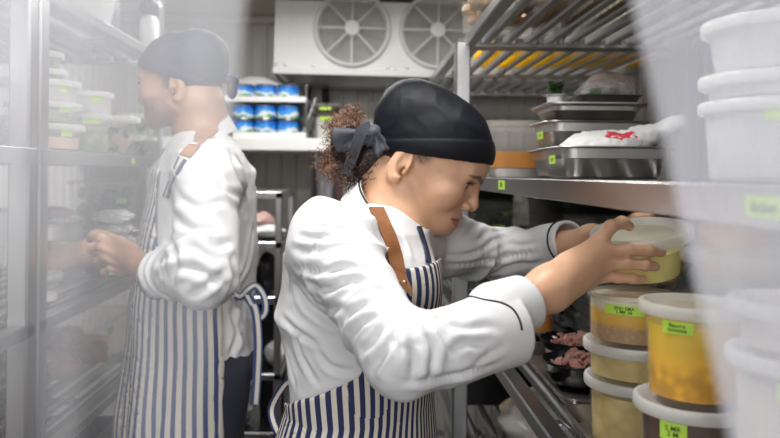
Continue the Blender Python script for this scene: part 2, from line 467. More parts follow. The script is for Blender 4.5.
# ================================================================ SHELVING UNITS
def post_mb(x, y, z0, z1, w=.04):
    return MB().box((0,0,(z0+z1)/2), (w, w, z1-z0), .003).add([], []), (x, y)
def shelf_unit(name, label, x0, x1, y0, y1, front, levels, top, pw=.040, flush=0.):
    """front = -1: the aisle edge is x0, +1: x1.  levels: (height of top face, kind)"""
    cx, cy = (x0+x1)/2, (y0+y1)/2
    t = thing(name, label, 'shelving', (cx, cy, 0), 'stainless shelving units')
    hx, hy = (x1-x0)/2, (y1-y0)/2
    for sx in (-1,1):
        for sy in (-1,1):
            part('post', MB().box((sx*(hx-pw/2)+(flush if sx == front else 0), sy*(hy-pw/2), top/2), (pw, pw, top), .004), M['steelv'], t, smooth=False)
    for z, kind in levels:
        b = MB(); f = front; xf = f*hx
        ins = hy-.004
        if kind == 'solid':
            b.box((0, 0, z-.003), (2*hx, 2*ins, .004), .0008)
            b.box((xf, 0, z-.0155), (.004, 2*ins, .029), .001)
            b.box((-xf, 0, z-.0155), (.004, 2*ins, .029), .001)
            for k in (-1, 0, 1): b.box((0, k*ins*.96, z-.018), (2*hx-.01, .03, .02), .002)
        else:
            if kind == 'lip':
                for sg in (1,-1): b.box((sg*xf, 0, z-.0155), (.004, 2*ins, .029), .001)
            th = .020
            wrail = .030
            b.box((xf-f*wrail/2, 0, z-.0155), (wrail, 2*ins, .028), .003)
            b.box((-xf+f*wrail/2, 0, z-.0155), (wrail, 2*ins, .028), .003)
            x = wrail + .030
            while x < 2*hx-wrail-.02:
                if kind == 'round': b.tube([(xf-f*x, -ins, z-.013), (xf-f*x, ins, z-.013)], .0115, 12)
                else: b.box((xf-f*x, 0, z-.0115), (.024, 2*ins, th), .004)
                x += .0555
            for k in (-1, 0, 1): b.box((0, k*(ins-.012), z-.026), (2*hx-.01, .022, .012), .002)
            for k in (-1, 1):
                x = wrail+.030
                while x < 2*hx-wrail-.02:
                    b.box((xf-f*(x+.027), k*(ins-.012), z-.014), (.012, .016, .014), .002); x += .0555
        part('shelf', b, M['steel'], t, smooth=(kind == 'round'), angle=35)
    return t
RX0, RX1, RN, RF = .27, .90, .34, 1.945
rl = [(H+.373,'flat'), (H-.004,'lip'), (H-.37,'round'), (H-.70,'round'), (.34,'round')]
shelf_unit('shelving_unit', 'stainless shelving unit on the right holding the stacked soup tubs', RX0, RX1, RN, RF, -1, rl, H+.356, flush=-.0245)
shelf_unit('shelving_unit', 'slatted steel shelving unit on the right in front of the cooling fans', RX0-.015, RX1, RF+.004, 3.10, -1, [(H+.373,'flat'), (H-.004,'solid'), (H-.37,'round'), (H-.70,'round'), (.34,'round')], H+.33, pw=.030)
LX1, LX0 = -.62, -1.18
ll = [(H+.362,'flat'), (H+.043,'solid'), (H-.287,'flat'), (H-.555,'flat'), (.40,'flat')]
shelf_unit('shelving_unit', 'stainless shelving unit on the left that the man is reaching into', LX0, LX1, 1.386, 2.24, 1, ll, 2.1)
shelf_unit('shelving_unit', 'steel shelving unit at the left edge of the picture, nearest the door', LX0, LX1, .50, 1.378, 1, ll, 2.1)

# ================================================================ COOLING UNIT ON THE BACK WALL
def fan_guard(t, cx, cz):
    r = .158
    p = part('fan_housing', MB().lathe([(r+.012,0),(r+.012,.012),(r+.004,.022),(r-.006,.018),(r-.012,-.05)], 56), M['white'], t)
    p.location = (cx, 0, cz); p.rotation_euler = (math.pi/2, 0, 0)
    g = MB()
    for k in range(15):
        rr = .034 + k*(r-.036)/14
        g.tube([(rr*math.cos(a), rr*math.sin(a), .028-.010*(rr/r)**2) for a in np.linspace(0, 2*math.pi, 49)[:-1]], .0015, 5, closed=True)
    for k in range(8):
        a = k*math.pi/4 + (0 if True else .2)
        g.tube([(.02*math.cos(a), .02*math.sin(a), .030), ((r+.008)*math.cos(a), (r+.008)*math.sin(a), .021)], .0038, 6)
    part('guard_wire', g, M['white'], p)
    part('hub_cap', MB().lathe([(.0005,.036),(.030,.035),(.034,.030),(.034,.020)], 32), M['whiteplast'], p)
    bl = MB()
    for k in range(5):
        a0 = k*2*math.pi/5; vs = []
        for i in range(7):
            rr = .03+i*.02; tw = .95-.08*i
            for e in (-1,1):
                a = a0 + e*.30*(1-.02*i); vs.append((rr*math.cos(a), rr*math.sin(a), -.02+e*.018*tw))
                vs.append((rr*math.cos(a), rr*math.sin(a), -.023+e*.018*tw))
        fs = []
        for i in range(6):
            q = i*4; fs += [(q,q+2,q+6,q+4),(q+1,q+5,q+7,q+3),(q,q+4,q+5,q+1),(q+2,q+3,q+7,q+6)]
        bl.add(vs, fs+[(0,1,3,2),(24,26,27,25)])
    part('fan_blade', bl, mat('grey_fan_blade', (.36,.36,.34), .4), p)
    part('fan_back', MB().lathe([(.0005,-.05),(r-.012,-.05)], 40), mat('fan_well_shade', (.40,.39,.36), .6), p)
cz0 = H+.430; cbx0, cbx1, cby0, cby1 = -.392, .86, 3.15, 3.50
cu = thing('cooling_unit', 'white evaporator cooling unit with round fans high on the back wall', 'cooling unit', (.234, 3.15, cz0))
wx = (cbx1-cbx0)/2; hh = ZC-.02-cz0
def holed_front(x0, x1, z0, z1, holes, r, y, n=48):
    """front sheet with round fan openings, built column by column"""
    b = MB(); xs = [x0] + [(holes[i]+holes[i+1])/2 for i in range(len(holes)-1)] + [x1]
    for i, hx in enumerate(holes):
        a0, a1 = xs[i], xs[i+1]; cz = holes_z
        ring, outer = [], []
        for k in range(n):
            a = 2*math.pi*k/n; c, s = math.cos(a), math.sin(a)
            ring.append((hx+r*c, y, cz+r*s))
            tx = ((a1-hx)/c if c > 1e-9 else (a0-hx)/c if c < -1e-9 else 1e9); tz = ((z1-cz)/s if s > 1e-9 else (z0-cz)/s if s < -1e-9 else 1e9)
            q = min(tx, tz); outer.append((hx+q*c, y, cz+q*s))
        b.add(ring+outer, [(k, (k+1)%n, n+(k+1)%n, n+k) for k in range(n)])
        for sx, sz in ((a0,z0),(a1,z0),(a1,z1),(a0,z1)):
            # corner fill
            ks = sorted(range(n), key=lambda k: (outer[k][0]-sx)**2+(outer[k][2]-sz)**2)[:2]
            b.add([(sx,y,sz), outer[ks[0]], outer[ks[1]]], [(0,1,2)])
    return b
fx = [at(351.5,30,3.15)[0]-.234, at(437,29,3.15)[0]-.234]; fx.append(2*fx[1]-fx[0])
holes_z = at(351.5,30,3.15)[2]-cz0
b = holed_front(-wx, wx, .012, hh, fx, .150, 0)
D = cby1-cby0
b.add([(-wx,0,.012),(-wx,D,.012),(-wx,D,hh),(-wx,0,hh)], [(0,1,2,3)]); b.add([(wx,0,.012),(wx,D,.012),(wx,D,hh),(wx,0,hh)], [(3,2,1,0)])
b.add([(-wx,0,hh),(wx,0,hh),(wx,D,hh),(-wx,D,hh)], [(0,1,2,3)]); b.add([(-wx,D,.012),(wx,D,.012),(wx,D,hh),(-wx,D,hh)], [(3,2,1,0)])
part('casing', b, M['white'], cu, smooth=False)
b = MB(); b.box((0, -.004, .010), (2*wx+.008, .012, .030), .005); b.box((-wx, D/2, .010), (.012, D, .030), .005)
part('edge_strip', b, M['white'], cu, smooth=False)
dp = MB().rloft([(-.030, wx-.05, .13, .02), (-.004, wx-.012, D/2-.01, .02)], (0, D/2, 0), cap0=True, cap1=True)
part('drip_tray', dp, mat('grey_drip_tray', (.42,.42,.42), .35, .6), cu)
for x, z in ((-wx+.013,.04),(-wx+.05,.035),(fx[0]-.165,holes_z-.165),(fx[0]+.16,holes_z-.165),(fx[1]-.13,holes_z-.165),(fx[0]+.19,.03),(fx[1]+.16,holes_z-.165),(fx[0]-.17,holes_z+.165),(fx[0]+.17,holes_z+.165)):
    s = part('screw', MB().lathe([(.0004,.005),(.006,.004),(.008,0)], 12), M['steel'], cu); s.location = (x, 0, z); s.rotation_euler = (math.pi/2,0,0)
for x in fx: fan_guard(cu, x, holes_z)
cu.rotation_euler = (0, math.radians(.9), 0)
# pipes below
pA, pB = at(308,82,3.43), at(325.5,82,3.43); low = at(317,113,3.43)
pts = [pA+(0,0,.03), pA, V3(pA[0],3.43,low[2]+.03), V3(pA[0]+.012,3.43,low[2]+.006), low, V3(pB[0]-.012,3.43,low[2]+.006), V3(pB[0],3.43,low[2]+.03), pB, pB+(0,0,.03)]
o = link('drain_pipe', mesh('drain_pipe', *MB().tube(spline(pts, 48), .016, 12).arr(), M['rubber'], True)); tag(o, 'black U-shaped insulated pipe hanging under the cooling unit', 'pipe')
q = at(389,80,3.3); e = at(389,150,3.3)
o = link('water_pipe', mesh('water_pipe', *MB().tube([q, V3(e[0],e[1],.0)], .012, 12).tube([q-(0,0,.04), q-(0,0,.07)], .016, 12).arr(), M['whiteplast'], True, angle=40)); tag(o, 'white vertical pipe between the cooling unit and the woman', 'pipe')

# ================================================================ BACK SHELF WITH CANS
sx0, sx1 = -1.1, at(331,140,3.0)[0]; sy0, sy1 = 3.00, 3.50
z1 = at(290,138,3.0)[2]; z1b = at(290,151,3.0)[2]
ws = thing('wall_shelf', 'thick white shelf on the back wall under the blue cans', 'shelf', ((sx0+sx1)/2, 3.25, z1))
part('board', MB().box((0,0,-(z1-z1b)/2), (sx1-sx0, sy1-sy0, z1-z1b), .004), M['white'], ws, smooth=False)
for k in (-.35, .0, .42): part('bracket', MB().box((k, .20, -.20), (.03, .03, .30), .003).tube([(k,.20,-.34),(k,-.18,-.06)], .008, 8), M['white'], ws)
zt = at(270,97,3.02)[2]; ztb = at(270,104,3.02)[2]; tx0, tx1 = at(200,97,3.02)[0], at(306,97,3.02)[0]
zr = at(270,134,3.02)[2]
ra = thing('can_rack', 'two-tier white wire rack holding the blue cans', 'rack', ((tx0+tx1)/2, 3.2, z1))
for zz in (zt, zr+.004):
    b = MB().box((0,0,zz-z1-.010), (tx1-tx0, .34, .006), .002)
    for k in (-1,1): b.box((0,k*.17,zz-z1-.008), (tx1-tx0,.006,.024), .002); b.box((k*(tx1-tx0)/2,0,zz-z1-.008), (.006,.34,.024), .002)
    part('tier', b, M['white'], ra, smooth=False)
for kx in (-1,1):
    for ky in (-1,1):
        part('upright', MB().tube([(kx*(tx1-tx0)/2, ky*.165, .0), (kx*(tx1-tx0)/2+kx*.0, ky*.165, zt-z1+.055)], .006, 8), M['steel'], ra)
part('side_strut', MB().box(((tx1-tx0)/2+.012, 0, .10), (.006,.30,.16), .002, Matrix.Rotation(.35,3,'Y')), M['steel'], ra, smooth=False)
def canlabel():
    m = mat('blue_can_label', (.02,.16,.62), .35, var=0)
    nt, N, L = nodes(m); bs = N['Principled BSDF']
    tc = N.new('ShaderNodeTexCoord'); sp = N.new('ShaderNodeSeparateXYZ'); L.new(tc.outputs['Object'], sp.inputs[0])
    n = N.new('ShaderNodeTexNoise'); n.inputs['Scale'].default_value = 22; L.new(tc.outputs['Object'], n.inputs['Vector'])
    oi = N.new('ShaderNodeObjectInfo')
    ad = N.new('ShaderNodeMath'); ad.operation = 'MULTIPLY_ADD'; ad.inputs[1].default_value = .05; L.new(n.outputs['Fac'], ad.inputs[0]); L.new(sp.outputs['Z'], ad.inputs[2])
    cr = N.new('ShaderNodeValToRGB'); cr.color_ramp.interpolation = 'CONSTANT'
    e = cr.color_ramp.elements; e[0].position = 0; e[0].color = (.02,.13,.55,1); e[1].position = .38; e[1].color = (.16,.42,.10,1)
    for p, c in ((.46,(.75,.82,.90,1)), (.58,(.05,.32,.80,1)), (.74,(.02,.16,.62,1))):
        x = e.new(p); x.color = c
    mr = N.new('ShaderNodeMapRange'); mr.inputs['From Min'].default_value = .0; mr.inputs['From Max'].default_value = .09; L.new(ad.outputs[0], mr.inputs['Value'])
    L.new(mr.outputs[0], cr.inputs[0]); L.new(cr.outputs[0], bs.inputs['Base Color'])
    return m
M['can'] = canlabel()
def make_can():
    r, h = .0475, .0635
    t = thing('tin_can', 'blue labelled tin can', 'can', (0,0,0), 'blue tin cans on the rack')
    part('can_body', MB().lathe([(.0005,0),(r-.002,0),(r,.002),(r,.004),(r-.0015,.006),(r-.0015,h-.006),(r,h-.004),(r,h-.002),(r-.002,h),(r-.005,h-.003),(.0005,h-.003)], 40), M['steel'], t)
    part('paper_label', MB().lathe([(r-.0008,.007),(r-.0008,h-.007)], 40), M['can'], t)
    b = MB()
    return t
can0 = make_can(); first = True; cw = .104
names = ['left', 'middle', 'right']
for row, zz in ((0, zt-.007), (1, zr-.003+.0645), (2, zr-.003)):
    for k in range(3):
        for dpt in (0,1):
            if row == 0 and dpt: continue
            c = can0 if first else copy_tree(can0); first = False
            cx = at((243,265.5,288)[k],110,3.08)[0]
            c.location = (cx, 3.085+dpt*.115, zz+.001)
            c.rotation_euler = (0,0,rnd.uniform(0,6))
            c['label'] = ('blue tin can on the top tier of the white rack, %s of its row' if row == 0 else
                          'blue tin can stacked on another on the lower tier, %s column' if row == 1 else 'blue tin can at the bottom of the %s column on the lower tier') % names[k] + (', hidden second row' if dpt else '')
            if dpt: c['label'] = 'blue tin can in the back row behind the %s column, %s one' % (names[k], 'upper' if row == 1 else 'lower')
# packages behind the cans on top tier
o = thing('white_package', 'white wrapped package with a lime label above the blue cans', 'package', (at(258,96,3.22)[0], 3.25, zt-.005))
part('wrap', MB().blob((0,0,.060), (.13,.055,.062), 3, .10, 1.5).clampz(.001), M['whiteplast'], o)
flat_label(o, (.015,-.060,.060), (0,-1,.2), .055, .014)
o = thing('spice_tin', 'steel tapered scoop standing on the rack beside the white package', 'scoop', (at(291,96,3.2)[0], 3.20, zt-.005))
part('scoop_bowl', MB().rloft([(0,.028,.03,.01),(.07,.012,.02,.008),(.085,.010,.012,.008)], cap0=True, cap1=True), M['steel'], o)
o.name = 'steel_scoop'
# container beside the rack
def rcontainer(name, label, cat, c, hx, hy, h, wall='clear', lid=None, content=None, fill=.6, cr=.02, taper=.9, lab=None, rot=0., group=None, t=.0022, rim=.006):
    o = thing(name, label, cat, c, group, (0,0,rot))
    k = taper
    rg = [(0,hx*k,hy*k,cr), (h*.95,hx,hy,cr), (h*.96,hx+rim,hy+rim,cr+rim), (h,hx+rim,hy+rim,cr+rim), (h,hx-t,hy-t,cr), (.95*h,hx-t,hy-t,cr), (t*1.5,hx*k-t,hy*k-t,cr)]
    part('wall', MB().rloft(rg, cap0=True, cap1=True), M[wall] if isinstance(wall, str) else wall, o, angle=35)
    if content is not None:
        s = k + (1-k)*fill
        part('contents', MB().rloft([(.005,hx*k-.004,hy*k-.004,cr*.9),(h*fill,hx*s-.004,hy*s-.004,cr*.9)], cap0=True, cap1=True), content, o, angle=35)
    if lid:
        part('lid', MB().rloft([(h-.008,hx+rim+.003,hy+rim+.003,cr+rim),(h+.003,hx+rim+.003,hy+rim+.003,cr+rim),(h+.005,hx+rim,hy+rim,cr+rim),(h+.005,hx-.006,hy-.006,cr),(h+.001,hx-.010,hy-.010,cr)], cap1=True), M[lid] if isinstance(lid, str) else lid, o, angle=35)
    return o
z1t = z1
o = rcontainer('food_container', 'clear container with dark lid and lime label on the back shelf right of the cans', 'container', (at(325,138,3.1)[0]+.006, 3.10, z1t+.0005), .046, .05, .105, 'tubmilk', mat('dark_lid', (.05,.04,.03), .4), liquid('pale_stock', (.45,.42,.25)), .45)
flat_label(o, (0,-.0525,.085), (0,-1,0), .05, .016)
o = rcontainer('food_container', 'flat dark container stacked on the clear one on the back shelf', 'container', (at(327,138,3.1)[0]+.004, 3.10, z1t+.112), .048, .055, .032, mat('brown_plastic', (.07,.05,.04), .4), 'lidclear', None)
flat_label(o, (-.01,-.060,.016), (0,-1,0), .05, .012)

# ================================================================ LOW RACK BETWEEN THE TWO COOKS
rx0, rx1, ry0, ry1 = at(232,300,2.5)[0], at(281,300,2.5)[0], 2.5, 2.95
rk = thing('storage_rack', 'narrow steel rack against the back wall between the two cooks', 'rack', ((rx0+rx1)/2, (ry0+ry1)/2, 0))
rw, rd = (rx1-rx0)/2, (ry1-ry0)/2; rtop = at(280,192,2.5)[2]
for a_ in (-1,1):
    for b_ in (-1,1): part('post', MB().box((a_*(rw-.012), b_*(rd-.012), rtop/2), (.024,.024,rtop), .003), M['steelv'], rk, smooth=False)
rz = [rtop, at(270,242,2.5)[2], at(270,297,2.5)[2], at(270,374,2.5)[2], at(270,433,2.5)[2], .15]
for i, zz in enumerate(rz):
    b = MB()
    for a_ in (-1,1): b.box((0,a_*(rd-.01),zz-.012), (2*rw,.02,.024), .003); b.box((a_*(rw-.01),0,zz-.012), (.02,2*rd,.024), .003)
    if i: b.box((0,0,zz-.004), (2*rw-.01,2*rd-.01,.006), .001)
    part('shelf', b, M['steel'], rk, smooth=False)
def pack(label, px, zz, Y, r, m, nm='wrapped_package', cat='package', seed=1, lab=False, amp=.18):
    c = at(px,200,Y); o = thing(nm, label, cat, (c[0], Y, zz))
    part('wrap', MB().blob((0,0,r[2]*.97), r, seed, amp, 1.5).clampz(.001), m, o)
    if lab: flat_label(o, (0,-r[1]*1.02,r[2]), (0,-1,0), .04, .014)
    return o
pack('white wrapped package on the upper shelf of the narrow rack', 270, rz[1], 2.62, (.06,.07,.026), M['whiteplast'], seed=5)
pack('pinkish wrapped package behind the white one on the narrow rack', 262, rz[1], 2.80, (.055,.06,.045), mat('pink_meat_wrap', (.55,.36,.32), .3), seed=6)
pack('black wrapped bundle on the middle shelf of the narrow rack', 269, rz[2], 2.62, (.04,.06,.07), M['black'], seed=9)
pack('grey package beside the white parcel on the narrow rack', 246, rz[3], 2.62, (.035,.07,.045), mat('grey_wrap', (.42,.42,.42), .4), seed=12)
o = rcontainer('food_container', 'small tub with bright lime band on the middle shelf of the narrow rack', 'container', (-.412, 2.62, rz[2]+.001), .03, .05, .14, 'clear', None, liquid('dark_greens', (.03,.06,.02)), .7)
flat_label(o, (.012,-.053,.125), (0,-1,0), .045, .016)
pack('white tray parcel at the front right of the narrow rack', 277, rz[3]-.0, 2.62, (.04,.06,.045), M['whiteplast'], seed=15)
o = thing('white_bowl', 'small stack of white bowls low on the narrow rack behind the man', 'bowl', (at(241,430,2.6)[0], 2.6, rz[4]+.0005))
for k in range(3): part('bowl', MB().lathe([(.0005,.0+k*.014),(.022,k*.014),(.043,.022+k*.014),(.045,.024+k*.014),(.040,.023+k*.014),(.02,.004+k*.014),(.0005,.004+k*.014)], 32), M['whiteplast'], o)
def box_crate(label, x, y, z, hx, hy, h):  # crates added only to darken the gaps of the narrow rack
    o = thing('shade_crate', label, 'crate', (x,y,z), 'black crates added to darken the narrow rack')
    part('crate_body', MB().rloft([(0,hx-.01,hy-.01,.015),(h-.02,hx-.002,hy-.002,.015),(h-.018,hx,hy,.018),(h,hx,hy,.018),(h,hx-.008,hy-.008,.014),(.008,hx-.016,hy-.016,.012)], cap0=True, cap1=True), M['black'], o, angle=35)
    part('handle', MB().box((0,-hy-.004,h-.03), (.08,.010,.014), .003), M['black'], o)
xm = (rx0+rx1)/2
box_crate('black crate added for shade on the lowest visible shelf of the narrow rack', xm+.03, 2.80, rz[4]+.0005, .055, .11, .17)
box_crate('black crate added for shade near the floor on the narrow rack', xm, 2.72, .1505, .07, .18, .24)
box_crate('black crate added for shade behind the grey package on the narrow rack', xm-.01, 2.84, rz[3]+.0005, .055, .08, .17)
# hanging bags
for i, (px, r, m, lb) in enumerate(((317,(.020,.05,.16),mat('plum_cloth', (.16,.11,.15), .8),'dark plum cloth bag hanging by the back wall left of the woman'), (328,(.026,.045,.15),mat('pale_cloth', (.62,.62,.68), .8),'pale grey cloth bag hanging by the back wall left of the woman'), (339,(.020,.05,.15),mat('plum_cloth_light', (.24,.15,.16), .8),'brownish plum cloth hanging closest to the curly hair'))):
    c = at(px, 192, 3.46)
    o = thing('hanging_bag', lb, 'cloth', (c[0], 3.46, c[2]-.16), 'cloths hung below the white shelf')
    part('cloth', MB().blob((0,0,.16), r, 20+i, .16, 2.2, 20), m, o)
    part('loop', MB().tube([(0,0,.30),(0,.01,.36),(0,.035,.37)], .003, 6), M['black'], o)
# ================================================================ ROUND TUBS
def tub(label, c, r, h, content=None, fill=.75, lid='lid', wall='tub', lidr=.0065, taper=.93, labs=(), group=None, tilt=None, extra=None, lidh=.010, cat='tub', name='plastic_tub', flare=True):
    """round deli tub: r outside at the rim, base at the origin"""
    o = thing(name, label, cat, c, group)
    if tilt is not None: o.rotation_euler = tilt
    rb = r*taper; t = .0016
    def R(z): return rb + (r-rb)*z/h
    prof = [(.0005,.003),(rb*.90,.003),(rb*.92,0),(rb*.97,0),(rb,.004),(R(h-.012),h-.012),(r,h-.010),(r+.003,h-.008),(r+.003,h-.002),(r,h),(r-t,h),(R(h-.012)-t,h-.012),(rb-t,.005),(.0005,.005)]
    part('wall', MB().lathe(prof, 56), M[wall], o, angle=40)
    if content is not None:
        ms = content if isinstance(content, list) else [(content, fill)]
        z0 = .0055
        for m, fz in ms:
            zz = h*fz
            p = part('contents' , MB().lathe([(.0005,z0),(R(z0)-t-.0008,z0),(R(zz)-t-.0008,zz),(.0005,zz)], 48), m, o, angle=40)
            z0 = zz+.0002
    if lid:
        L = r+lidr
        prof = [(L-.0015,h-lidh),(L,h-lidh),(L+.0012,h-lidh+.002),(L+.0012,h+.001),(L,h+.003),(L-.004,h+.0035),(L-.007,h+.001),(r-.006,h-.001),(r-.010,h-.004),(r*.72,h-.004),(r*.70,h-.003),(.0005,h-.003)]
        part('lid', MB().lathe(prof, 56), M[lid], o, angle=40)
    for a, z, w, hh, txt, sz in labs:
        curved_label(o, R(z), z, a, w, hh, txt, sz, (r-rb)/h)
    return o
zB = H-.37
def grainy(n, c1, c2, sc=60, r=.3, sss=.2):
    m = mat(n, c1, r, var=0, sss=sss)
    nt, N, L = nodes(m); b = N['Principled BSDF']
    v = N.new('ShaderNodeTexVoronoi'); v.inputs['Scale'].default_value = sc
    tc = N.new('ShaderNodeTexCoord'); ns = N.new('ShaderNodeTexNoise'); ns.inputs['Scale'].default_value = sc*.4; ns.inputs['Detail'].default_value = 5
    L.new(tc.outputs['Object'], v.inputs['Vector']); L.new(tc.outputs['Object'], ns.inputs['Vector'])
    ad = N.new('ShaderNodeMath'); ad.operation = 'MULTIPLY'; L.new(v.outputs['Distance'], ad.inputs[0]); L.new(ns.outputs['Fac'], ad.inputs[1])
    mr = N.new('ShaderNodeMapRange'); mr.inputs['From Max'].default_value = .40; L.new(ad.outputs[0], mr.inputs['Value'])
    mx = N.new('ShaderNodeMix'); mx.data_type = 'RGBA'; mx.inputs['A'].default_value = (*c1,1); mx.inputs['B'].default_value = (*c2,1)
    L.new(mr.outputs[0], mx.inputs['Factor']); L.new(mx.outputs['Result'], b.inputs['Base Color'])
    return m
yel = liquid('yellow_oil', (.92,.58,.002), sss=0); yel2 = grainy('yellow_curds', (1.,.50,.002), (.68,.27,.001), 55, .3, 0)
amber = liquid('amber_broth', (.70,.38,.03)); sed = grainy('brown_sediment', (.52,.32,.12), (.24,.13,.05), 150)
stock = grainy('cloudy_stock', (.78,.62,.27), (.50,.36,.12), 45); foam = liquid('pale_foam', (.74,.66,.48), var=.15, ns=120)
def layered(n, h, stops, soft=.012, ns=60, speck=.25):
    """cloudy layers settled in a tub of liquid"""
    m = mat(n, stops[0][1], .28, var=0, coat=.2)
    nt, N, L = nodes(m); b = N['Principled BSDF']
    tc = N.new('ShaderNodeTexCoord'); sp = N.new('ShaderNodeSeparateXYZ'); L.new(tc.outputs['Object'], sp.inputs[0])
    n1 = N.new('ShaderNodeTexNoise'); n1.inputs['Scale'].default_value = ns; n1.inputs['Detail'].default_value = 6; L.new(tc.outputs['Object'], n1.inputs['Vector'])
    ma = N.new('ShaderNodeMath'); ma.operation = 'MULTIPLY_ADD'; ma.inputs[1].default_value = soft*2; L.new(n1.outputs['Fac'], ma.inputs[0]); L.new(sp.outputs['Z'], ma.inputs[2])
    mr = N.new('ShaderNodeMapRange'); mr.inputs['From Min'].default_value = soft; mr.inputs['From Max'].default_value = h+soft; L.new(ma.outputs[0], mr.inputs['Value'])
    cr = N.new('ShaderNodeValToRGB'); e = cr.color_ramp.elements
    e[0].position, e[0].color = stops[0][0], (*stops[0][1],1); e[1].position, e[1].color = stops[-1][0], (*stops[-1][1],1)
    for p, c in stops[1:-1]: x = e.new(p); x.color = (*c,1)
    L.new(mr.outputs[0], cr.inputs[0])
    v = N.new('ShaderNodeTexVoronoi'); v.inputs['Scale'].default_value = ns*1.3; L.new(tc.outputs['Object'], v.inputs['Vector'])
    r2 = N.new('ShaderNodeMapRange'); r2.inputs['From Max'].default_value = .6; r2.inputs['To Min'].default_value = 1+speck*.4; r2.inputs['To Max'].default_value = 1-speck; L.new(v.outputs['Distance'], r2.inputs['Value'])
    lo = N.new('ShaderNodeMapRange'); lo.inputs['From Min'].default_value = h*.38; lo.inputs['From Max'].default_value = h*.52; lo.inputs['To Min'].default_value = 1; lo.inputs['To Max'].default_value = 0; L.new(ma.outputs[0], lo.inputs['Value'])
    pw = N.new('ShaderNodeMath'); pw.operation = 'POWER'; L.new(r2.outputs[0], pw.inputs[0]); L.new(lo.outputs[0], pw.inputs[1])
    sc_ = N.new('ShaderNodeVectorMath'); sc_.operation = 'SCALE'; L.new(cr.outputs['Color'], sc_.inputs[0]); L.new(pw.outputs[0], sc_.inputs['Scale']); L.new(sc_.outputs[0], b.inputs['Base Color'])
    return m
# sheet pans on the lower shelf
def sheet_pan(label, x0, x1, y0, y1, z, h=.024):
    o = thing('sheet_pan', label, 'tray', ((x0+x1)/2,(y0+y1)/2,z), 'sheet pans on the lower shelf')
    hx, hy = (x1-x0)/2, (y1-y0)/2
    b = MB().rloft([(0,hx-.014,hy-.014,.02),(h-.002,hx-.004,hy-.004,.022),(h-.003,hx,hy,.024),(h,hx,hy,.024),(h,hx-.005,hy-.005,.022),(.002,hx-.016,hy-.016,.02)], cap0=True, cap1=True)
    part('pan_body', b, M['sheet'], o, angle=30)
    return o
def dirt(o, spots): pass
sheet_pan('worn sheet pan under the black bowls of ham', .318, .60, 1.115, 1.50, zB)
sheet_pan('grey sheet pan under the stacks of soup tubs', .302, .459, .50, 1.095, zB)
zP = zB+.0025
# stack A ------------------------------------------------------------
A = (.381, 1.0); an = -116
gA = 'soup tubs in the stack under the raised hands'
tub('cloudy soup tub with white lid, lowest in the stack beneath the held tub', (*A, zP), .0595, .088, stock, .80, labs=[(-76,.066,.040,.014,'Confit\nsoup',.0062)], taper=.95, group=gA)
tub('shallow cloudy soup tub in the middle of the stack beneath the held tub', (A[0]-.001,A[1]-.001, zP+.0915), .0605, .046, stock, .78, labs=[(-76,.030,.040,.012,'Confit\nstock',.0058)], taper=.97, group=gA)
tA = tub('large tub of amber broth with brown sediment directly under her hand', (A[0]-.0005,A[1], zP+.141), .0610, .0635, [(layered('amber_broth_with_sediment', .0635, [(.0,(.50,.31,.15)),(.36,(.56,.34,.16)),(.50,(.82,.46,.03)),(.70,(.86,.54,.07)),(.78,(.82,.74,.54)),(1.,(.84,.77,.62))], .004, 130),.985)], lid='lidclear', lidh=.003, lidr=.001, labs=[(-123,.050,.052,.0125,'END EMA\n5 MR 56',.0060)], taper=.98, group=gA)
# stack B ------------------------------------------------------------
B = (.3665, .795)
dark = mat('dark_jus', (.07,.025,.012), .2, var=.2)
tub('dark brown tub with white lid under the tall yellow tub', (*B, zP), .0535, .122, dark, .93, labs=[(-134,.100,.028,.019,'5 MR\n2 M',.0075)], taper=.93, group='tubs in the front stack')
tub('tall tub of bright yellow oil and curds with a white lid', (B[0]+.001, B[1], zP+.1255), .0495, .1025, [(layered('yellow_oil_with_curds', .1025, [(.0,(.86,.40,.001)),(.30,(.94,.48,.002)),(.46,(.92,.50,.002)),(.56,(.80,.50,.003)),(.80,(.88,.60,.006)),(1.,(.88,.60,.006))], .010, 55, .35),.80)], labs=[(-133,.083,.032,.013,'Beurre\nnoisette',.0060)], taper=.95, group='tubs in the front stack', wall='tub')
# stack behind -------------------------------------------------------
rice = liquid('pale_broth', (.66,.55,.30)); orange = liquid('orange_soup', (.86,.46,.06))
tub('pale tub with black-lettered lime label behind the held tub', (.531, 1.04, zB), .066, .196, rice, .8, lid='lidclear', labs=[(-123,.172,.036,.017,'GARLIC',.0095)], group='tubs in the back row')
tub('tall orange soup tub standing at the right of the held tub', (.545, 1.055, zB+.2005), .050, .118, orange, .97, lid='lid', wall='tub', group='tubs in the back row')
tub('tub hidden behind the yellow one and carrying the wide green-grey one', (.519, .865, zB), .054, .222, rice, .8, group='tubs in the back row')
o = tub('wide translucent lidded tub with dark green liquid behind the yellow tub', (.472, .862, zB+.2265), .072, .052, mat('dark_green_sauce', (.06,.09,.06), .25), .35, lid='lidclear', taper=.95, wall='tub', group='tubs in the back row', lidr=.010)
# near right stack ----------------------------------------------------
cream = liquid('cream_soup', (.60,.52,.44)); pinkish = liquid('pinkish_soup', (.62,.50,.44))
tub('tall pale tub at the right edge of the picture, lower of two', (.386, .632, zP), .052, .213, cream, .9, labs=[(-120,.19,.035,.014,None,0)], group='pale tubs nearest the camera')
tub('short pale tub at the right edge of the picture, upper of two', (.386, .632, zP+.2165), .051, .042, pinkish, .8, group='pale tubs nearest the camera')
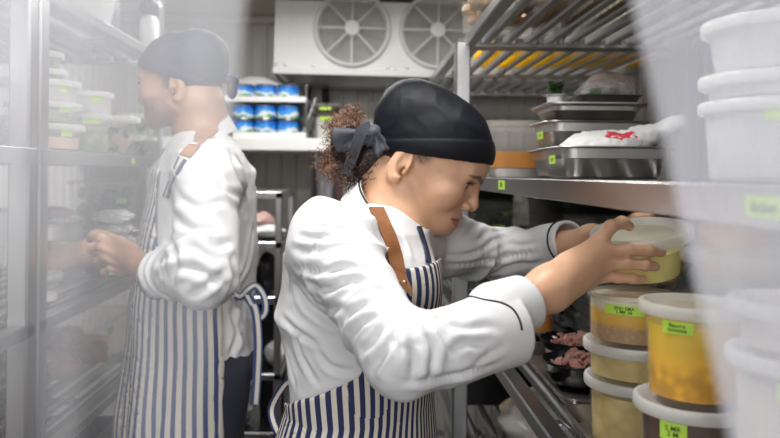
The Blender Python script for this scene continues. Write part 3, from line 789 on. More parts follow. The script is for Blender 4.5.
# ---------------------------------------------------------------- bowls of ham
ham = grainy('sliced_ham', (.90,.55,.47), (.66,.34,.28), 70, .35); wrapb = mat('black_cling_wrap', (.012,.012,.014), .16, var=.3, bump=.9, bscale=45)
def ham_bowl(label, hl, x, y, r, seed):
    z = zP+.0
    o = thing('black_bowl', label, 'bowl', (x,y,z), 'black bowls on the worn sheet pan')
    prof = [(.0005,0),(r*.55,0),(r*.80,.012),(r*.97,.034),(r,.042),(r*1.03,.045),(r*1.01,.048),(r*.96,.045),(r*.75,.018),(r*.5,.008),(.0005,.008)]
    v, f = MB().lathe(prof, 48).arr(); v = v*(1+.035*gnoise(v*55+seed)[:,None])
    part('bowl', (v, f), wrapb, o, angle=80)
    b = MB(); rr = random.Random(seed)
    for k in range(15):
        a = rr.uniform(0,6.28); q = r*.62*math.sqrt(rr.random()); w = rr.uniform(.012,.02); ln = rr.uniform(.035,.065)
        p = np.array((q*math.cos(a), q*math.sin(a), .026+.020*(1-q/r)+rr.uniform(0,.012))); d = rr.uniform(0,6.28)
        pts = [p + np.array((math.cos(d)*t*ln, math.sin(d)*t*ln, .007*math.sin(t*9+k))) for t in np.linspace(-.5,.5,9)]
        b.ribbon(pts, [(.25*math.sin(k+i), .3*math.cos(k*2+i*.8), 1) for i in range(9)], [w*(.7+.3*math.sin(i*1.1+k)) for i in range(9)], .0035)
    m_, f_ = b.arr()
    v2 = np.array(m_); rad = np.hypot(v2[:,0], v2[:,1]); s = np.minimum(1, r*.80/np.maximum(rad,1e-6)); v2[:,0] *= s; v2[:,1] *= s
    h = thing('sliced_ham', hl, 'ham', (x,y,z), 'ham in the black bowls'); 
    part('slices', (v2, f_), ham, h, angle=60)['kind'] = 'stuff'
    part('mound', MB().blob((0,0,.024), (r*.66,r*.66,.013), seed, .10, 3), ham, h)
cB = at(575,362,1.26)
ham_bowl('black bowl of sliced ham on the worn sheet pan, the nearer one', 'slices of pink ham heaped in the nearer black bowl', cB[0]+.008, 1.26, .062, 31)
ham_bowl('black bowl of sliced ham on the worn sheet pan, the farther one', 'slices of pink ham heaped in the farther black bowl', .423, 1.42, .066, 32)
o = thing('black_bowl', 'small empty black bowl tucked beside the stack of soup tubs', 'bowl', (.452, 1.165, zP), 'black bowls on the worn sheet pan')
v, f = MB().lathe([(.0005,0),(.030,0),(.040,.012),(.046,.030),(.047,.033),(.044,.031),(.036,.012),(.0005,.006)], 40).arr()
part('bowl', (v*(1+.03*gnoise(v*60)[:,None]), f), wrapb, o, angle=80)
# ---------------------------------------------------------------- things on the bottom shelf
fat = grainy('pale_poultry', (.66,.52,.34), (.42,.26,.13), 30, .35)
def poultry(label, c, n, seed, m=fat):
    o = thing('poultry_bag', label, 'bag', c, 'bags of poultry on the bottom shelf'); rr = random.Random(seed); b = MB()
    for k in range(n): b.blob((rr.uniform(-.065,.065), rr.uniform(-.10,.10), .04+rr.uniform(0,.04)), (rr.uniform(.04,.06), rr.uniform(.05,.08), .035), seed+k, .15, 1.4)
    p = part('poultry', b, m, o); 
    v, f = MB().blob((0,0,.065), (.125,.17,.066), seed+5, .12, 2.2, 24).arr(); v[:,2] = np.maximum(v[:,2], .001)
    part('bag', (v, f), M['bagfilm'], o)
poultry('clear bag of pale poultry on the bottom shelf behind the steel rail', (.49,1.86,H-.70), 7, 41)
poultry('clear bag of brownish poultry on the bottom shelf closer to the camera', (.52,1.36,H-.70), 7, 51, grainy('brown_poultry', (.44,.27,.13), (.25,.13,.06), 30, .35))
poultry('bag of poultry on the bottom shelf of the far right unit', (.70,2.27,H-.70), 6, 61)
# ---------------------------------------------------------------- bins of greens in the shade under the eye-level shelf
green = grainy('leafy_greens', (.10,.30,.04), (.02,.06,.012), 30, .5, 0); green2 = grainy('dark_leaves', (.06,.16,.03), (.010,.03,.008), 26, .5, 0)
def leaves(parent, hx, hy, z0, z1, m, seed, n=46, size=.035):
    rr = random.Random(seed); b = MB()
    for k in range(n):
        c = np.array((rr.uniform(-hx,hx), rr.uniform(-hy,hy), rr.uniform(z0,z1))); d = np.array((rr.uniform(-1,1), rr.uniform(-1,1), rr.uniform(-.3,.9))); d /= np.linalg.norm(d)
        s = size*rr.uniform(.7,1.3); sd = np.cross(d, (0.2,.1,1)); sd /= np.linalg.norm(sd); up = np.cross(sd, d)
        vs = []
        for i in range(5):
            t = i/4; w = s*.42*math.sin(math.pi*min(.97,t*.85+.12)); mid = c + d*s*(t-.5) + up*s*.25*math.sin(t*3)
            vs += [mid-sd*w+up*.25*w, mid, mid+sd*w+up*.25*w]
        vs = [np.clip(q, (-hx,-hy,z0), (hx,hy,z1)) for q in vs]
        b.add(vs, [q for i in range(4) for q in ((i*3,i*3+1,i*3+4,i*3+3),(i*3+1,i*3+2,i*3+5,i*3+4))])
    p = part('greens', b, m, parent, angle=80); p['kind'] = 'stuff'; return p
gB = 'clear bins of greens in the shade under the eye-level shelf'
def bin_(label, c, hx, hy, h, m, seed, lab=None, n=60, dark=None):
    o = rcontainer('food_bin', label, 'bin', c, hx, hy, h, 'clear', 'clear', None, group=gB)
    leaves(o, hx*.86, hy*.86, .012, h*.86, m, seed, n, .05)
    if lab: flat_label(o, (lab[0], -hy*(.9+.1*lab[1]/h)-.004, lab[1]), (0,-1,.1), .035, .016)
    return o
bin_('tall clear bin of dark green leaves at the front of the far right unit', (.365,2.20,zB), .078, .13, .285, green, 77, (.03,.22), 70)
dkm = grainy('beetroot', (.12,.02,.02), (.03,.008,.008), 25, .4, 0)
bin_('clear bin of dark leaves under the shelf right of her face', (.665,1.66,zB), .155, .14, .27, green2, 71, (-.09,.235))
bin_('clear bin of mixed greens farther back under the eye-level shelf', (.565,2.16,zB), .10, .12, .25, green, 72, (-.03,.19))
bin_('clear bin of brownish roots under the shelf close to her nose', (.44,2.50,zB), .09, .13, .28, dkm, 73, (.04,.245))
bin_('clear bin of green herbs behind the raised tub', (.74,1.38,zB), .13, .10, .26, green, 74, (-.06,.22))
tub('tall dark orange tub with a lime label among the bins of greens', (.425,1.71,zB), .036, .235, liquid('dark_orange_juice', (.60,.22,.02)), .93, labs=[(-95,.215,.03,.016,None,0)], group='tubs among the bins')
tub('slim clear tub of green sauce beside the dark orange tub', (.52,1.43,zP), .032, .19, liquid('green_sauce', (.10,.17,.03)), .6, group='tubs among the bins')
# black crates added to darken the depth of the low shelves
def crate(label, c, hx, hy, h):
    o = thing('shade_crate', label, 'crate', c, 'black crates added to darken the low shelves')
    b = MB().rloft([(0,hx-.02,hy-.02,.02),(h-.02,hx-.004,hy-.004,.02),(h-.018,hx,hy,.024),(h,hx,hy,.024),(h,hx-.01,hy-.01,.02),(.008,hx-.028,hy-.028,.016)], cap0=True, cap1=True)
    part('crate_body', b, M['black'], o, angle=35)
    for k in (-1,1): part('handle', MB().box((0,k*(hy+.004),h-.045), (.10,.012,.02), .004), M['black'], o)
crate('black crate added for shade deep on the bottom shelf beside the pale poultry', (.76,1.62,H-.70), .10, .20, .26)
crate('black crate added for shade deep on the bottom shelf nearer the camera', (.77,1.05,H-.70), .09, .24, .26)
crate('black crate added for shade on the bottom shelf of the far right unit', (.74,2.86,H-.70), .14, .18, .28)
crate('black crate added for shade at the aisle edge, bottom shelf, far right unit', (.42,2.42,H-.70), .125, .25, .27)
crate('large black crate added for shade near the floor on the right, under the poultry bags', (.58,1.56,.3405), .24, .26, .32)
crate('large black crate added for shade near the floor on the right, closer to the door', (.58,.98,.3405), .24, .26, .32)
crate('large black crate added for shade near the floor on the left under the chicken bin', (-.90,1.80,.4005), .22, .26, .32)
crate('black crate added for shade at the back of the far right middle shelf', (.77,2.62,H-.37), .11, .28, .29)
crate('tall black crate added for shade, far end of far right middle shelf', (.43,2.87,H-.37), .15, .17, .325)
# ---------------------------------------------------------------- eye-level shelf on the right
zM = H-.004
o = rcontainer('soup_box', 'large clear box half full of orange-brown soup beside her forehead', 'box', (.402,1.80,zM), .105, .12, .128, 'clear', 'lidclear', None, taper=.96, cr=.02)
soup = liquid('orange_brown_soup', (.62,.24,.01), .2)
part('soup', MB().rloft([(.022,.1,.115,.018),(.060,.102,.117,.018)], cap0=True, cap1=True), soup, o, angle=35)
part('base_tray', MB().rloft([(.001,.102,.117,.018),(.020,.103,.118,.018)], cap0=True, cap1=True), M['pan'], o, angle=35)
def gn_pan(label, c, hx, hy, h, lab=None):
    o = thing('steel_pan', label, 'pan', c, 'steel pans on the eye-level shelf')
    rim = .010
    rg = [(0,hx-.018,hy-.018,.018),(.006,hx-.012,hy-.012,.022),(h*.60,hx-.006,hy-.006,.024),(h*.63,hx-.003,hy-.003,.026),(h-.004,hx-.002,hy-.002,.026),(h-.0035,hx+rim-.002,hy+rim-.002,.030),(h-.0015,hx+rim,hy+rim,.032),(h,hx+rim-.001,hy+rim-.001,.030),(h,hx,hy,.026),(h-.004,hx-.004,hy-.004,.024),(.008,hx-.014,hy-.014,.020),(.003,hx-.020,hy-.020,.016)]
    part('pan_body', MB().rloft(rg, n=8, cap0=True, cap1=True), M['pan'], o, angle=50)
    if lab:
        k, txt = lab
        flat_label(o, (-hx-.0015, k, h*.48), (-1,0,-.06), .045, .016, txt, .009)
    return o
def gl(o, x, y, z, n, w=.034, h=.0155, txt='3 MR'): flat_label(o, (x,y,z), n, w, h, txt, .008)
p1 = gn_pan('shallow steel pan with a plastic bag in it at the edge of the eye-level shelf', (.4545,1.365,zM), .098, .085, .058)
gl(p1, -.103, -.035, .034, (-1,0,-.05), .040)
p2 = gn_pan('closed steel pan hidden behind the shallow one, bottom of its stack', (.483,1.565,zM), .10, .085, .060)
p3 = gn_pan('steel pan with a lime label in the middle of the pan stack', (.487,1.565,zM+.0605), .10, .085, .058)
gl(p3, -.105, -.02, .030, (-1,0,-.05), .046)
p4 = gn_pan('uppermost flat steel pan of the stack, under the wrapped packages', (.487,1.565,zM+.119), .095, .085, .034)
part('cover', MB().rloft([(.034,.106,.096,.03),(.037,.106,.096,.03),(.039,.09,.08,.025)], cap1=True), M['pan'], p4, angle=35)
# bag in pan 1
bag = thing('plastic_bag', 'crumpled white plastic bag with red print lying in the shallow steel pan', 'bag', (.4545,1.365,zM))
def bagf(p):
    d = ell(p, (.015,0,.062), (.080,.065,.030)); d = smin(d, ell(p, (-.03,0,.055), (.05,.05,.018)), .02)
    d = smin(d, rc(p, (.06,-.02,.075), (.125,-.035,.103), .020, .014), .02); return smin(d, ell(p, (.128,-.036,.104), (.020,.008,.015)), .012)
v, f = surf(bagf, (-.12,-.09,.01), (.17,.09,.14), .004)
n_ = vnormals(v, f); v = v + n_*(.006*gnoise(v*np.array((40,40,80)))+.004*gnoise(v*110))[:,None]; v[:,2] = np.maximum(v[:,2], .012)
inn = (np.abs(v[:,0]) > .078) & (v[:,2] < .062); v[inn,0] = np.sign(v[inn,0])*.078
wr = mat('white_bag_red_print', (.78,.78,.77), .28, var=0, sss=.1)
nt, N, L = nodes(wr); tc = N.new('ShaderNodeTexCoord'); n1 = N.new('ShaderNodeTexNoise'); n1.inputs['Scale'].default_value = 75
mp = N.new('ShaderNodeMapping'); mp.inputs['Scale'].default_value = (.8,1,1.5); L.new(tc.outputs['Object'], mp.inputs[0]); L.new(mp.outputs[0], n1.inputs['Vector'])
gr = N.new('ShaderNodeTexGradient'); gr.gradient_type = 'SPHERICAL'; mp2 = N.new('ShaderNodeMapping'); mp2.inputs['Location'].default_value = (-.25,.9,-2.3); mp2.inputs['Scale'].default_value = (17,18,28)
L.new(tc.outputs['Object'], mp2.inputs[0]); L.new(mp2.outputs[0], gr.inputs[0])
mu = N.new('ShaderNodeMath'); mu.operation = 'MULTIPLY'; L.new(n1.outputs['Fac'], mu.inputs[0]); L.new(gr.outputs['Fac'], mu.inputs[1])
gt = N.new('ShaderNodeMath'); gt.operation = 'GREATER_THAN'; gt.inputs[1].default_value = .30; L.new(mu.outputs[0], gt.inputs[0])
mx = N.new('ShaderNodeMix'); mx.data_type = 'RGBA'; mx.inputs['A'].default_value = (.78,.78,.77,1); mx.inputs['B'].default_value = (.70,.05,.08,1)
L.new(gt.outputs[0], mx.inputs['Factor']); L.new(mx.outputs['Result'], N['Principled BSDF'].inputs['Base Color'])
part('bag_body', (v, f), wr, bag)
# on top of the pan stack
zt4 = zM+.119+.0395
o = thing('foil_tray', 'small dark foil tray with film-wrapped greens on top of the pan stack', 'tray', (.52,1.545,zt4))
part('tray', MB().rloft([(0,.055,.04,.015),(.014,.064,.048,.018),(.016,.068,.052,.02),(.016,.062,.047,.018),(.004,.052,.038,.014)], cap0=True, cap1=True), mat('dark_foil', (.20,.20,.20), .35, .8, bump=.5, bscale=120), o, angle=40)
leaves(o, .03, .03, .018, .034, grainy('bright_herbs', (.10,.38,.05), (.03,.15,.02), 40, .5, 0), 81, 22, .03)
v, f = MB().blob((0,0,.026), (.064,.048,.028), 83, .10, 2.4, 22).arr(); v[:,2] = np.maximum(v[:,2], .016); part('film', (v, f), M['film'], o)
o = thing('wrapped_package', 'film-wrapped beige package behind the foil tray on the pan stack', 'package', (.555,1.618,zt4))
v, f = MB().blob((0,0,.040), (.060,.035,.042), 84, .12, 2, 18).arr(); v[:,2] = np.maximum(v[:,2], 0); part('wrap', (v, f), mat('beige_wrap', (.52,.42,.36), .3, var=.25, nscale=40), o)
o = rcontainer('herb_pot', 'little white pot of green herbs on the left end of the pan stack', 'pot', (.418,1.56,zt4), .018, .026, .020, 'whiteplast', None, None)
leaves(o, .014, .02, .018, .05, grainy('chive_green', (.07,.16,.04), (.03,.07,.02), 40, .5, 0), 85, 26, .022)
# tall white tubs near the camera
gT = 'white tubs stacked on the eye-level shelf near the door'
empt = liquid('pale_yoghurt', (.74,.74,.73))
tub('white tub with lime label at the bottom of the near stack on the eye-level shelf', (.468,.81,zM), .0755, .086, empt, .85, wall='tubmilk', labs=[(-118,.070,.032,.011,None,0)], group=gT)
tub('flat white tub in the middle of the near stack on the eye-level shelf', (.467,.81,zM+.0895), .0745, .026, empt, .8, wall='tubmilk', group=gT)
tub('tall white tub with a white lid crowning the near stack on the eye-level shelf', (.468,.81,zM+.119), .0735, .058, empt, .9, wall='tubmilk', group=gT, taper=.88)
tub('white tub at the picture edge beside the near stack on the eye-level shelf', (.51,.63,zM), .068, .16, empt, .9, wall='tubmilk', group=gT)
# shelf edge labels (tape on the shelf lip)
def lip_label(label, x, y, z, w, h, txt=None, sz=.009, sx=-1):
    o = thing('shelf_label', label, 'label', (x,y,z), 'lime labels on shelf edges')
    flat_label(o, (0,0,0), (sx,0,0), w, h, txt, sz)
lip_label('small lime label on the shelf edge by her cheek', RX0-.0022, RX0*720/(503-362), zM-.0145+.0, .062, .017, '5 EW', .012)
lip_label('long lime label on the shelf edge at the right of the picture', RX0-.0022, .478, zM-.0155, .046, .014, 'Brisket', .011)
# ---------------------------------------------------------------- top shelf on the right
zT = H+.3735
o = rcontainer('food_container', 'large clear container of pale mushrooms on the top shelf above the post', 'container', (.392,1.735,zT), .135, .185, .14, 'tub', 'lidclear', None, taper=.97)
mush = mat('pale_mushroom', (.78,.58,.40), .6, var=.35, nscale=30)
rr = random.Random(5); b = MB()
for k in range(130): b.blob((rr.uniform(-.108,.108), rr.uniform(-.158,.158), .024+rr.uniform(0,.085)), (rr.uniform(.02,.034), rr.uniform(.018,.03), rr.uniform(.014,.022)), k, .16, 1.5, 7)
part('mushrooms', b, mush, o)['kind'] = 'stuff'
o = thing('yellow_tray', 'yellow plastic tray on the top shelf of the far right unit', 'tray', (.62,2.37,zT))
hx, hy, hh_ = .22, .13, .030
part('tray_body', MB().rloft([(0,hx,hy,.02),(hh_,hx+.01,hy+.01,.02),(hh_,hx+.018,hy+.018,.025),(hh_+.01,hx+.018,hy+.018,.025),(hh_+.01,hx+.004,hy+.004,.018),(.006,hx-.006,hy-.006,.016)], cap0=True, cap1=True), M['yellow'], o, angle=35)
for k in (-1,1): part('handle', MB().box((0,k*(hy+.024),.030), (.10,.012,.010), .003), M['yellow'], o)
def carton(label, c, d, m=None, rot=0.):
    o = thing('carton', label, 'box', c, 'boxes on the top shelves', (0,0,rot))
    part('box', MB().box((0,0,d[2]/2), d, .003), m or M['card'], o, smooth=False)
    part('tape_strip', MB().box((0,0,d[2]+.0006), (.05,d[1],.001), .0003), mat('parcel_tape', (.55,.45,.30), .3), o, smooth=False)
carton('brown cardboard carton on the top shelf behind the slats at the upper right', (.72,1.36,zT), (.22,.30,.18))
o = rcontainer('food_container', 'clear container of cream-coloured food on the top shelf over the pan stack', 'container', (.46,1.33,zT), .12, .14, .12, 'tub', 'lid', liquid('cream_food', (.80,.70,.40)), .7)
carton('white carton on the top shelf over the nearest tubs', (.56,.90,zT), (.34,.34,.16), mat('white_carton', (.72,.70,.66), .7, var=.05))
# ---------------------------------------------------------------- LEFT UNIT
zl = H+.0435; gL = 'lidded tubs on the left shelf at face height'
tan = liquid('tan_food', (.68,.50,.36)); gr1 = grainy('green_food', (.36,.46,.16), (.18,.26,.07), 50); whitef = liquid('white_food', (.80,.78,.72))
x, y = -.715, 1.62
tub('wide tub with tan food, lowest beside the post on the left shelf', (x,y,zl), .078, .056, tan, .55, wall='tub', labs=[(-30,.040,.028,.016,None,0)], group=gL)
tub('wide clear tub second from below beside the post on the left shelf', (x-.003,y,zl+.0595), .074, .045, gr1, .2, wall='tub', labs=[(-28,.033,.028,.014,None,0)], group=gL)
tub('white-lidded tub third from below beside the post on the left shelf', (x-.004,y,zl+.1075), .073, .045, tan, .2, wall='tubmilk', labs=[(-30,.03,.022,.014,None,0)], group=gL)
tub('low tub with green rim second from the top beside the post on the left shelf', (x-.012,y,zl+.1555), .052, .024, gr1, .8, wall='tub', group=gL)
tub('small green-filled tub on top of the stack beside the post on the left shelf', (x-.012,y,zl+.183), .044, .036, gr1, .85, wall='tub', group=gL)
x, y = -.70, 1.845
tub('tall clear tub of greens with lime label behind the first stack on the left shelf', (x,y,zl), .050, .098, grainy('pale_greens', (.40,.46,.30), (.2,.28,.12), 40), .5, labs=[(-62,.083,.042,.014,None,0)], wall='tub', group=gL)
tub('short white tub standing on the tall one behind the first stack on the left shelf', (x,y,zl+.1015), .052, .052, whitef, .5, labs=[(-52,.036,.03,.014,None,0)], wall='tubmilk', group=gL)
x, y = -.69, 2.02
t_ = tub('tall clear tub holding tan cards, nearest to the man on the left shelf', (x,y,zl), .056, .105, None, .5, wall='tub', group=gL, taper=.85, lid='lid')
part('card', MB().box((.012,-.012,.035), (.055,.002,.04), .0005, Matrix.Rotation(.5,3,'Y') @ Matrix.Rotation(.4,3,'Z')), mat('tan_card', (.66,.48,.36), .7), t_, smooth=False)
leaves(t_, .025, .025, .01, .08, green, 91, 18, .03)
for i, (px, Y, z_, lb) in enumerate(((146,2.13,0,'clear box of green herbs below the man\'s chin, bottom of two'), (147,2.13,.062,'clear box of green herbs below the man\'s chin, top of two'))):
    c = at(px,150,Y)
    o = rcontainer('herb_box', lb, 'box', (c[0]-.03,Y,zl+z_), .045, .05, .056, 'clear', 'lidclear', None, group='clear herb boxes on the left shelf')
    leaves(o, .036, .042, .006, .048, grainy('herb_green_%d' % i if False else 'herb_green', (.16,.34,.07), (.05,.12,.03), 40, .5, 0), 92+i, 26, .03)
for i, (xx, yy, hgt, lb) in enumerate(((-.86,1.72,.17,'tall clear tub at the back of the left shelf near the post'), (-.86,1.95,.19,'tall clear tub of greens at the back of the left shelf'), (-.84,2.12,.15,'clear tub deep on the left shelf beside the man'))):
    tub(lb, (xx,yy,zl), .06, hgt, gr1, .5, wall='tub', group=gL)
for i, (yy, lb) in enumerate(((1.25,'tub of white food seen through the hazy curtain left of the post'), (1.08,'nearest tub on the left shelf at the picture edge'))):
    tub(lb, (-.725,yy,zl), .07, .12, tan if i else whitef, .6, wall='tub', labs=[(-60,.1,.04,.014,None,0)], group=gL)
lip_label('tiny lime label on the edge of the left shelf under the tubs', LX1+.0022, 1.94, zl-.016, .020, .014, None, 0, 1)
# lower left shelf
z2 = H-.2865
po = thing('steel_pot', 'round steel pot with lime label behind the man\'s forearm', 'pot', (-.815,1.915,z2))
part('pot_body', MB().lathe([(.0005,0),(.066,0),(.070,.004),(.070,.142),(.074,.145),(.074,.148),(.068,.147),(.067,.02),(.0005,.004)], 48), M['pan'], po, angle=35)
curved_label(po, .0702, .095, -62, .05, .016, 'SOUP', .010)
v, f = MB().blob((0,0,.150), (.066,.066,.014), 95, .25, 2.5, 18).arr(); part('film', (v, f), M['film'], po)
mt = thing('meat_portion', 'pinkish wrapped meat lying over the steel pot rim', 'meat', (-.815,1.915,z2+.165))
part('meat', MB().blob((0,0,.010), (.05,.045,.016), 96, .2, 2), mat('raw_pink_meat', (.58,.34,.30), .35, var=.2, nscale=40), mt)
po = thing('steel_pot', 'second steel pot beside the man\'s hands', 'pot', (-.70,2.03,z2))
part('pot_body', MB().lathe([(.0005,0),(.070,0),(.074,.004),(.074,.115),(.078,.118),(.078,.121),(.072,.120),(.071,.02),(.0005,.004)], 48), M['pan'], po, angle=35)
v, f = MB().blob((0,0,.122), (.070,.070,.016), 97, .25, 2.8, 18).arr(); part('film', (v, f), M['film'], po)
o = rcontainer('food_bin', 'clear bin of cauliflower and broccoli behind the pots on the left', 'bin', (-.772,2.158,z2), .092, .043, .255, 'clear', 'lidclear', None, group='clear bins on the left unit')
rr = random.Random(8)
for nm, m_, nn, x0_, x1_ in (('cauliflower', mat('cauliflower', (.62,.56,.38), .7, var=.25, nscale=60), 26, -.13, .02), ('broccoli', mat('broccoli', (.07,.16,.04), .7, var=.3, nscale=80), 26, -.02, .13)):
    b = MB()
    for k in range(nn): b.blob((rr.uniform(x0_,x1_)*.5, rr.uniform(-.018,.018), .05+rr.uniform(0,.17)), rr.uniform(.016,.024), k+nn, .3, 3.2, 8)
    part(nm, b, m_, o)['kind'] = 'stuff'
flat_label(o, (.065,-.042,.20), (0,-1,.1), .03, .016)
o = rcontainer('food_bin', 'shallow clear bin of dark leaves deep on the lower left shelf', 'bin', (-1.00,1.62,z2), .14, .16, .19, 'clear', 'lidclear', None, group='clear bins on the left unit')
leaves(o, .12, .13, .01, .15, green2, 98, 50, .05)
o = thing('plastic_bag', 'crumpled clear plastic bag on the left shelf by the man\'s sleeve', 'bag', (-.70,2.03,z2+.1395))
v, f = MB().blob((0,0,.020), (.055,.050,.019), 99, .22, 2.6, 20).arr(); v[:,2] = np.maximum(v[:,2], .001); part('bag_body', (v, f), M['bagfilm'], o)
tub('small glassy tub under the man\'s forearm on the left shelf', (-.70,1.565,z2), .042, .06, whitef, .3, wall='clear', lid='lidclear', group='tubs on the lower left shelf')
# bottom left
z3 = H-.5545
o = rcontainer('food_bin', 'large clear bin of raw chicken low on the left shelving', 'bin', (-.875,1.92,z3), .215, .165, .165, 'clear', 'clear', None, group='clear bins on the left unit', cr=.035, taper=.93)
b = MB(); rr = random.Random(12)
for k in range(34): b.blob((rr.uniform(-.155,.155), rr.uniform(-.115,.115), .035+rr.uniform(0,.075)), (rr.uniform(.035,.055), rr.uniform(.035,.06), rr.uniform(.022,.034)), k+140, .18, 1.6, 9)
part('chicken_pieces', b, grainy('raw_chicken', (.62,.37,.22), (.40,.19,.11), 25, .35), o)['kind'] = 'stuff'
flat_label(o, (.214,-.02,.135), (1,0,.1), .045, .018)
o = rcontainer('food_bin', 'clear bin of tan food low on the left behind the hazy curtain', 'bin', (-.90,1.12,z3), .20, .20, .20, 'clear', 'clear', liquid('tan_dough', (.55,.38,.25)), .5, group='clear bins on the left unit', cr=.035, taper=.93)
rcontainer('food_bin', 'clear bin of tan food on the left shelf at the picture edge', 'bin', (-.86,1.16,z2), .16, .16, .18, 'clear', 'lidclear', gr1, .4, group='clear bins on the left unit')
# top left
zt_ = H+.3625
o = rcontainer('food_bin', 'clear bin of yellow-green vegetables on the top left shelf', 'bin', (-.90,1.90,zt_), .20, .16, .17, 'tubmilk', 'lidclear', None, group='clear bins on the left unit')
leaves(o, .17, .15, .01, .15, grainy('yellow_greens', (.42,.44,.08), (.15,.2,.04), 30, .5, 0), 101, 50, .06)
carton('brown carton at the near end of the top left shelf', (-.92,1.57,zt_), (.36,.26,.18))
o = thing('white_bottle', 'white bottle with a dark cap on the top left shelf above the man', 'bottle', (-.645,2.165,zt_))
part('bottle_body', MB().lathe([(.0005,0),(.024,0),(.027,.004),(.027,.088),(.022,.100),(.012,.108),(.012,.112)], 36), M['whiteplast'], o, angle=40)
part('cap', MB().lathe([(.013,.108),(.022,.110),(.030,.122),(.030,.140),(.024,.150),(.0005,.152)], 36), mat('dark_cap', (.06,.06,.10), .4), o, angle=40)
part('spout', MB().tube([(.0,0,.140),(.03,-.01,.142),(.036,-.012,.128)], .006, 8), M['whiteplast'], o)
o = thing('steel_canister', 'grey canister behind the white bottle on the top left shelf', 'canister', (-.80,2.17,zt_))
part('canister_body', MB().lathe([(.0005,0),(.06,0),(.062,.005),(.062,.15),(.055,.165),(.0005,.168)], 36), mat('grey_canister', (.30,.30,.32), .4), o, angle=40)
# ================================================================ PEOPLE
def frame(yaw, pitch, rollv=0.):
    """columns: forward, side (person's right), up; yaw from +X towards +Y, pitch down positive"""
    cy, sy, cp, sp = math.cos(yaw), math.sin(yaw), math.cos(pitch), math.sin(pitch)
    F = V3(cy*cp, sy*cp, -sp); S = V3(sy, -cy, 0); U = np.cross(S, F)
    if rollv:
        c, s = math.cos(rollv), math.sin(rollv); S, U = c*S+s*U, c*U-s*S
    return np.stack([F, S, U], 1)
def head_mm(q, male=False):
    f, s, u = q[:,0], np.abs(q[:,1]), q[:,2]
    p = np.stack([f, s, u], 1)
    d = ell(p, (12,0,56), (96,73,80))
    d = smin(d, ell(p, (48,0,6), (55,57,70)), 25)
    jw = 52 if male else 45
    d = smin(d, rc(p, (12,jw,-30), (80,16,-51), 16, 14), 20)
    d = smin(d, sph(p, (91.5,0,-51), 17 if not male else 20), 12)
    d = smin(d, sph(p, (70,41,0), 23), 26)
    d = smin(d, ell(p, (86,0,-31), (22,27,24)), 18)
    d = smin(d, rc(p, (98,9,44), (86,42,45), 9.5 if male else 7, 9 if male else 7.5), 16)
    d = smax(d, -sph(p, (113,34,24), 18 if male else 16.5), 12)
    d = smin(d, sph(p, (83.5,32,26), 13.6), 3)
    d = smax(d, -ell(p, (97,33,25.4), (12,14.4,6.3 if not male else 4.2)), 1.)
    nl = 4 if male else 0
    d = smin(d, rc(p, (101.5,0,32), (115+nl*.5,0,5), 6.2, 8.0), 9)
    d = smin(d, sph(p, (116+nl,0,0), 8.6 if male else 8.0), 6)
    d = smin(d, ell(p, (107,11.5,-4), (10,6.5,7)), 4)
    d = smax(d, -ell(p, (111,6.2,-11), (5,2.8,4)), 1.5)
    d = smax(d, -rc(p, (112.5,0,-14), (112,0,-20), 2.0, 2.4), 3)
    d = smin(d, rc(p, (107,3.5,-25.0), (96,24.5,-31), 5.6, 2.8), 3)
    d = smin(d, rc(p, (106,0,-38), (96,21,-33), 6.8, 3.4), 4)
    d = smax(d, -rc(p, (113.5,0,-31), (98.5,24,-31.8), 1.7, 1.0), 2)
    # ear
    R = Matrix.Rotation(.35, 3, 'Z') ; R = np.array(R)
    e = smin(ell(p, (-9,69,4), (18,6,30), R), sph(p, (-5,66,-21), 8), 6)
    e = smax(e, -ell(p, (-5,76,6), (9,6,19), R), 4)
    e = smax(e, -ell(p, (0,72,-6), (6,8,8), R), 3)
    d = smin(d, smin(e, rc(p, (4,66,-2), (4,67,-6), 4.2, 4), 3), 5)
    return d
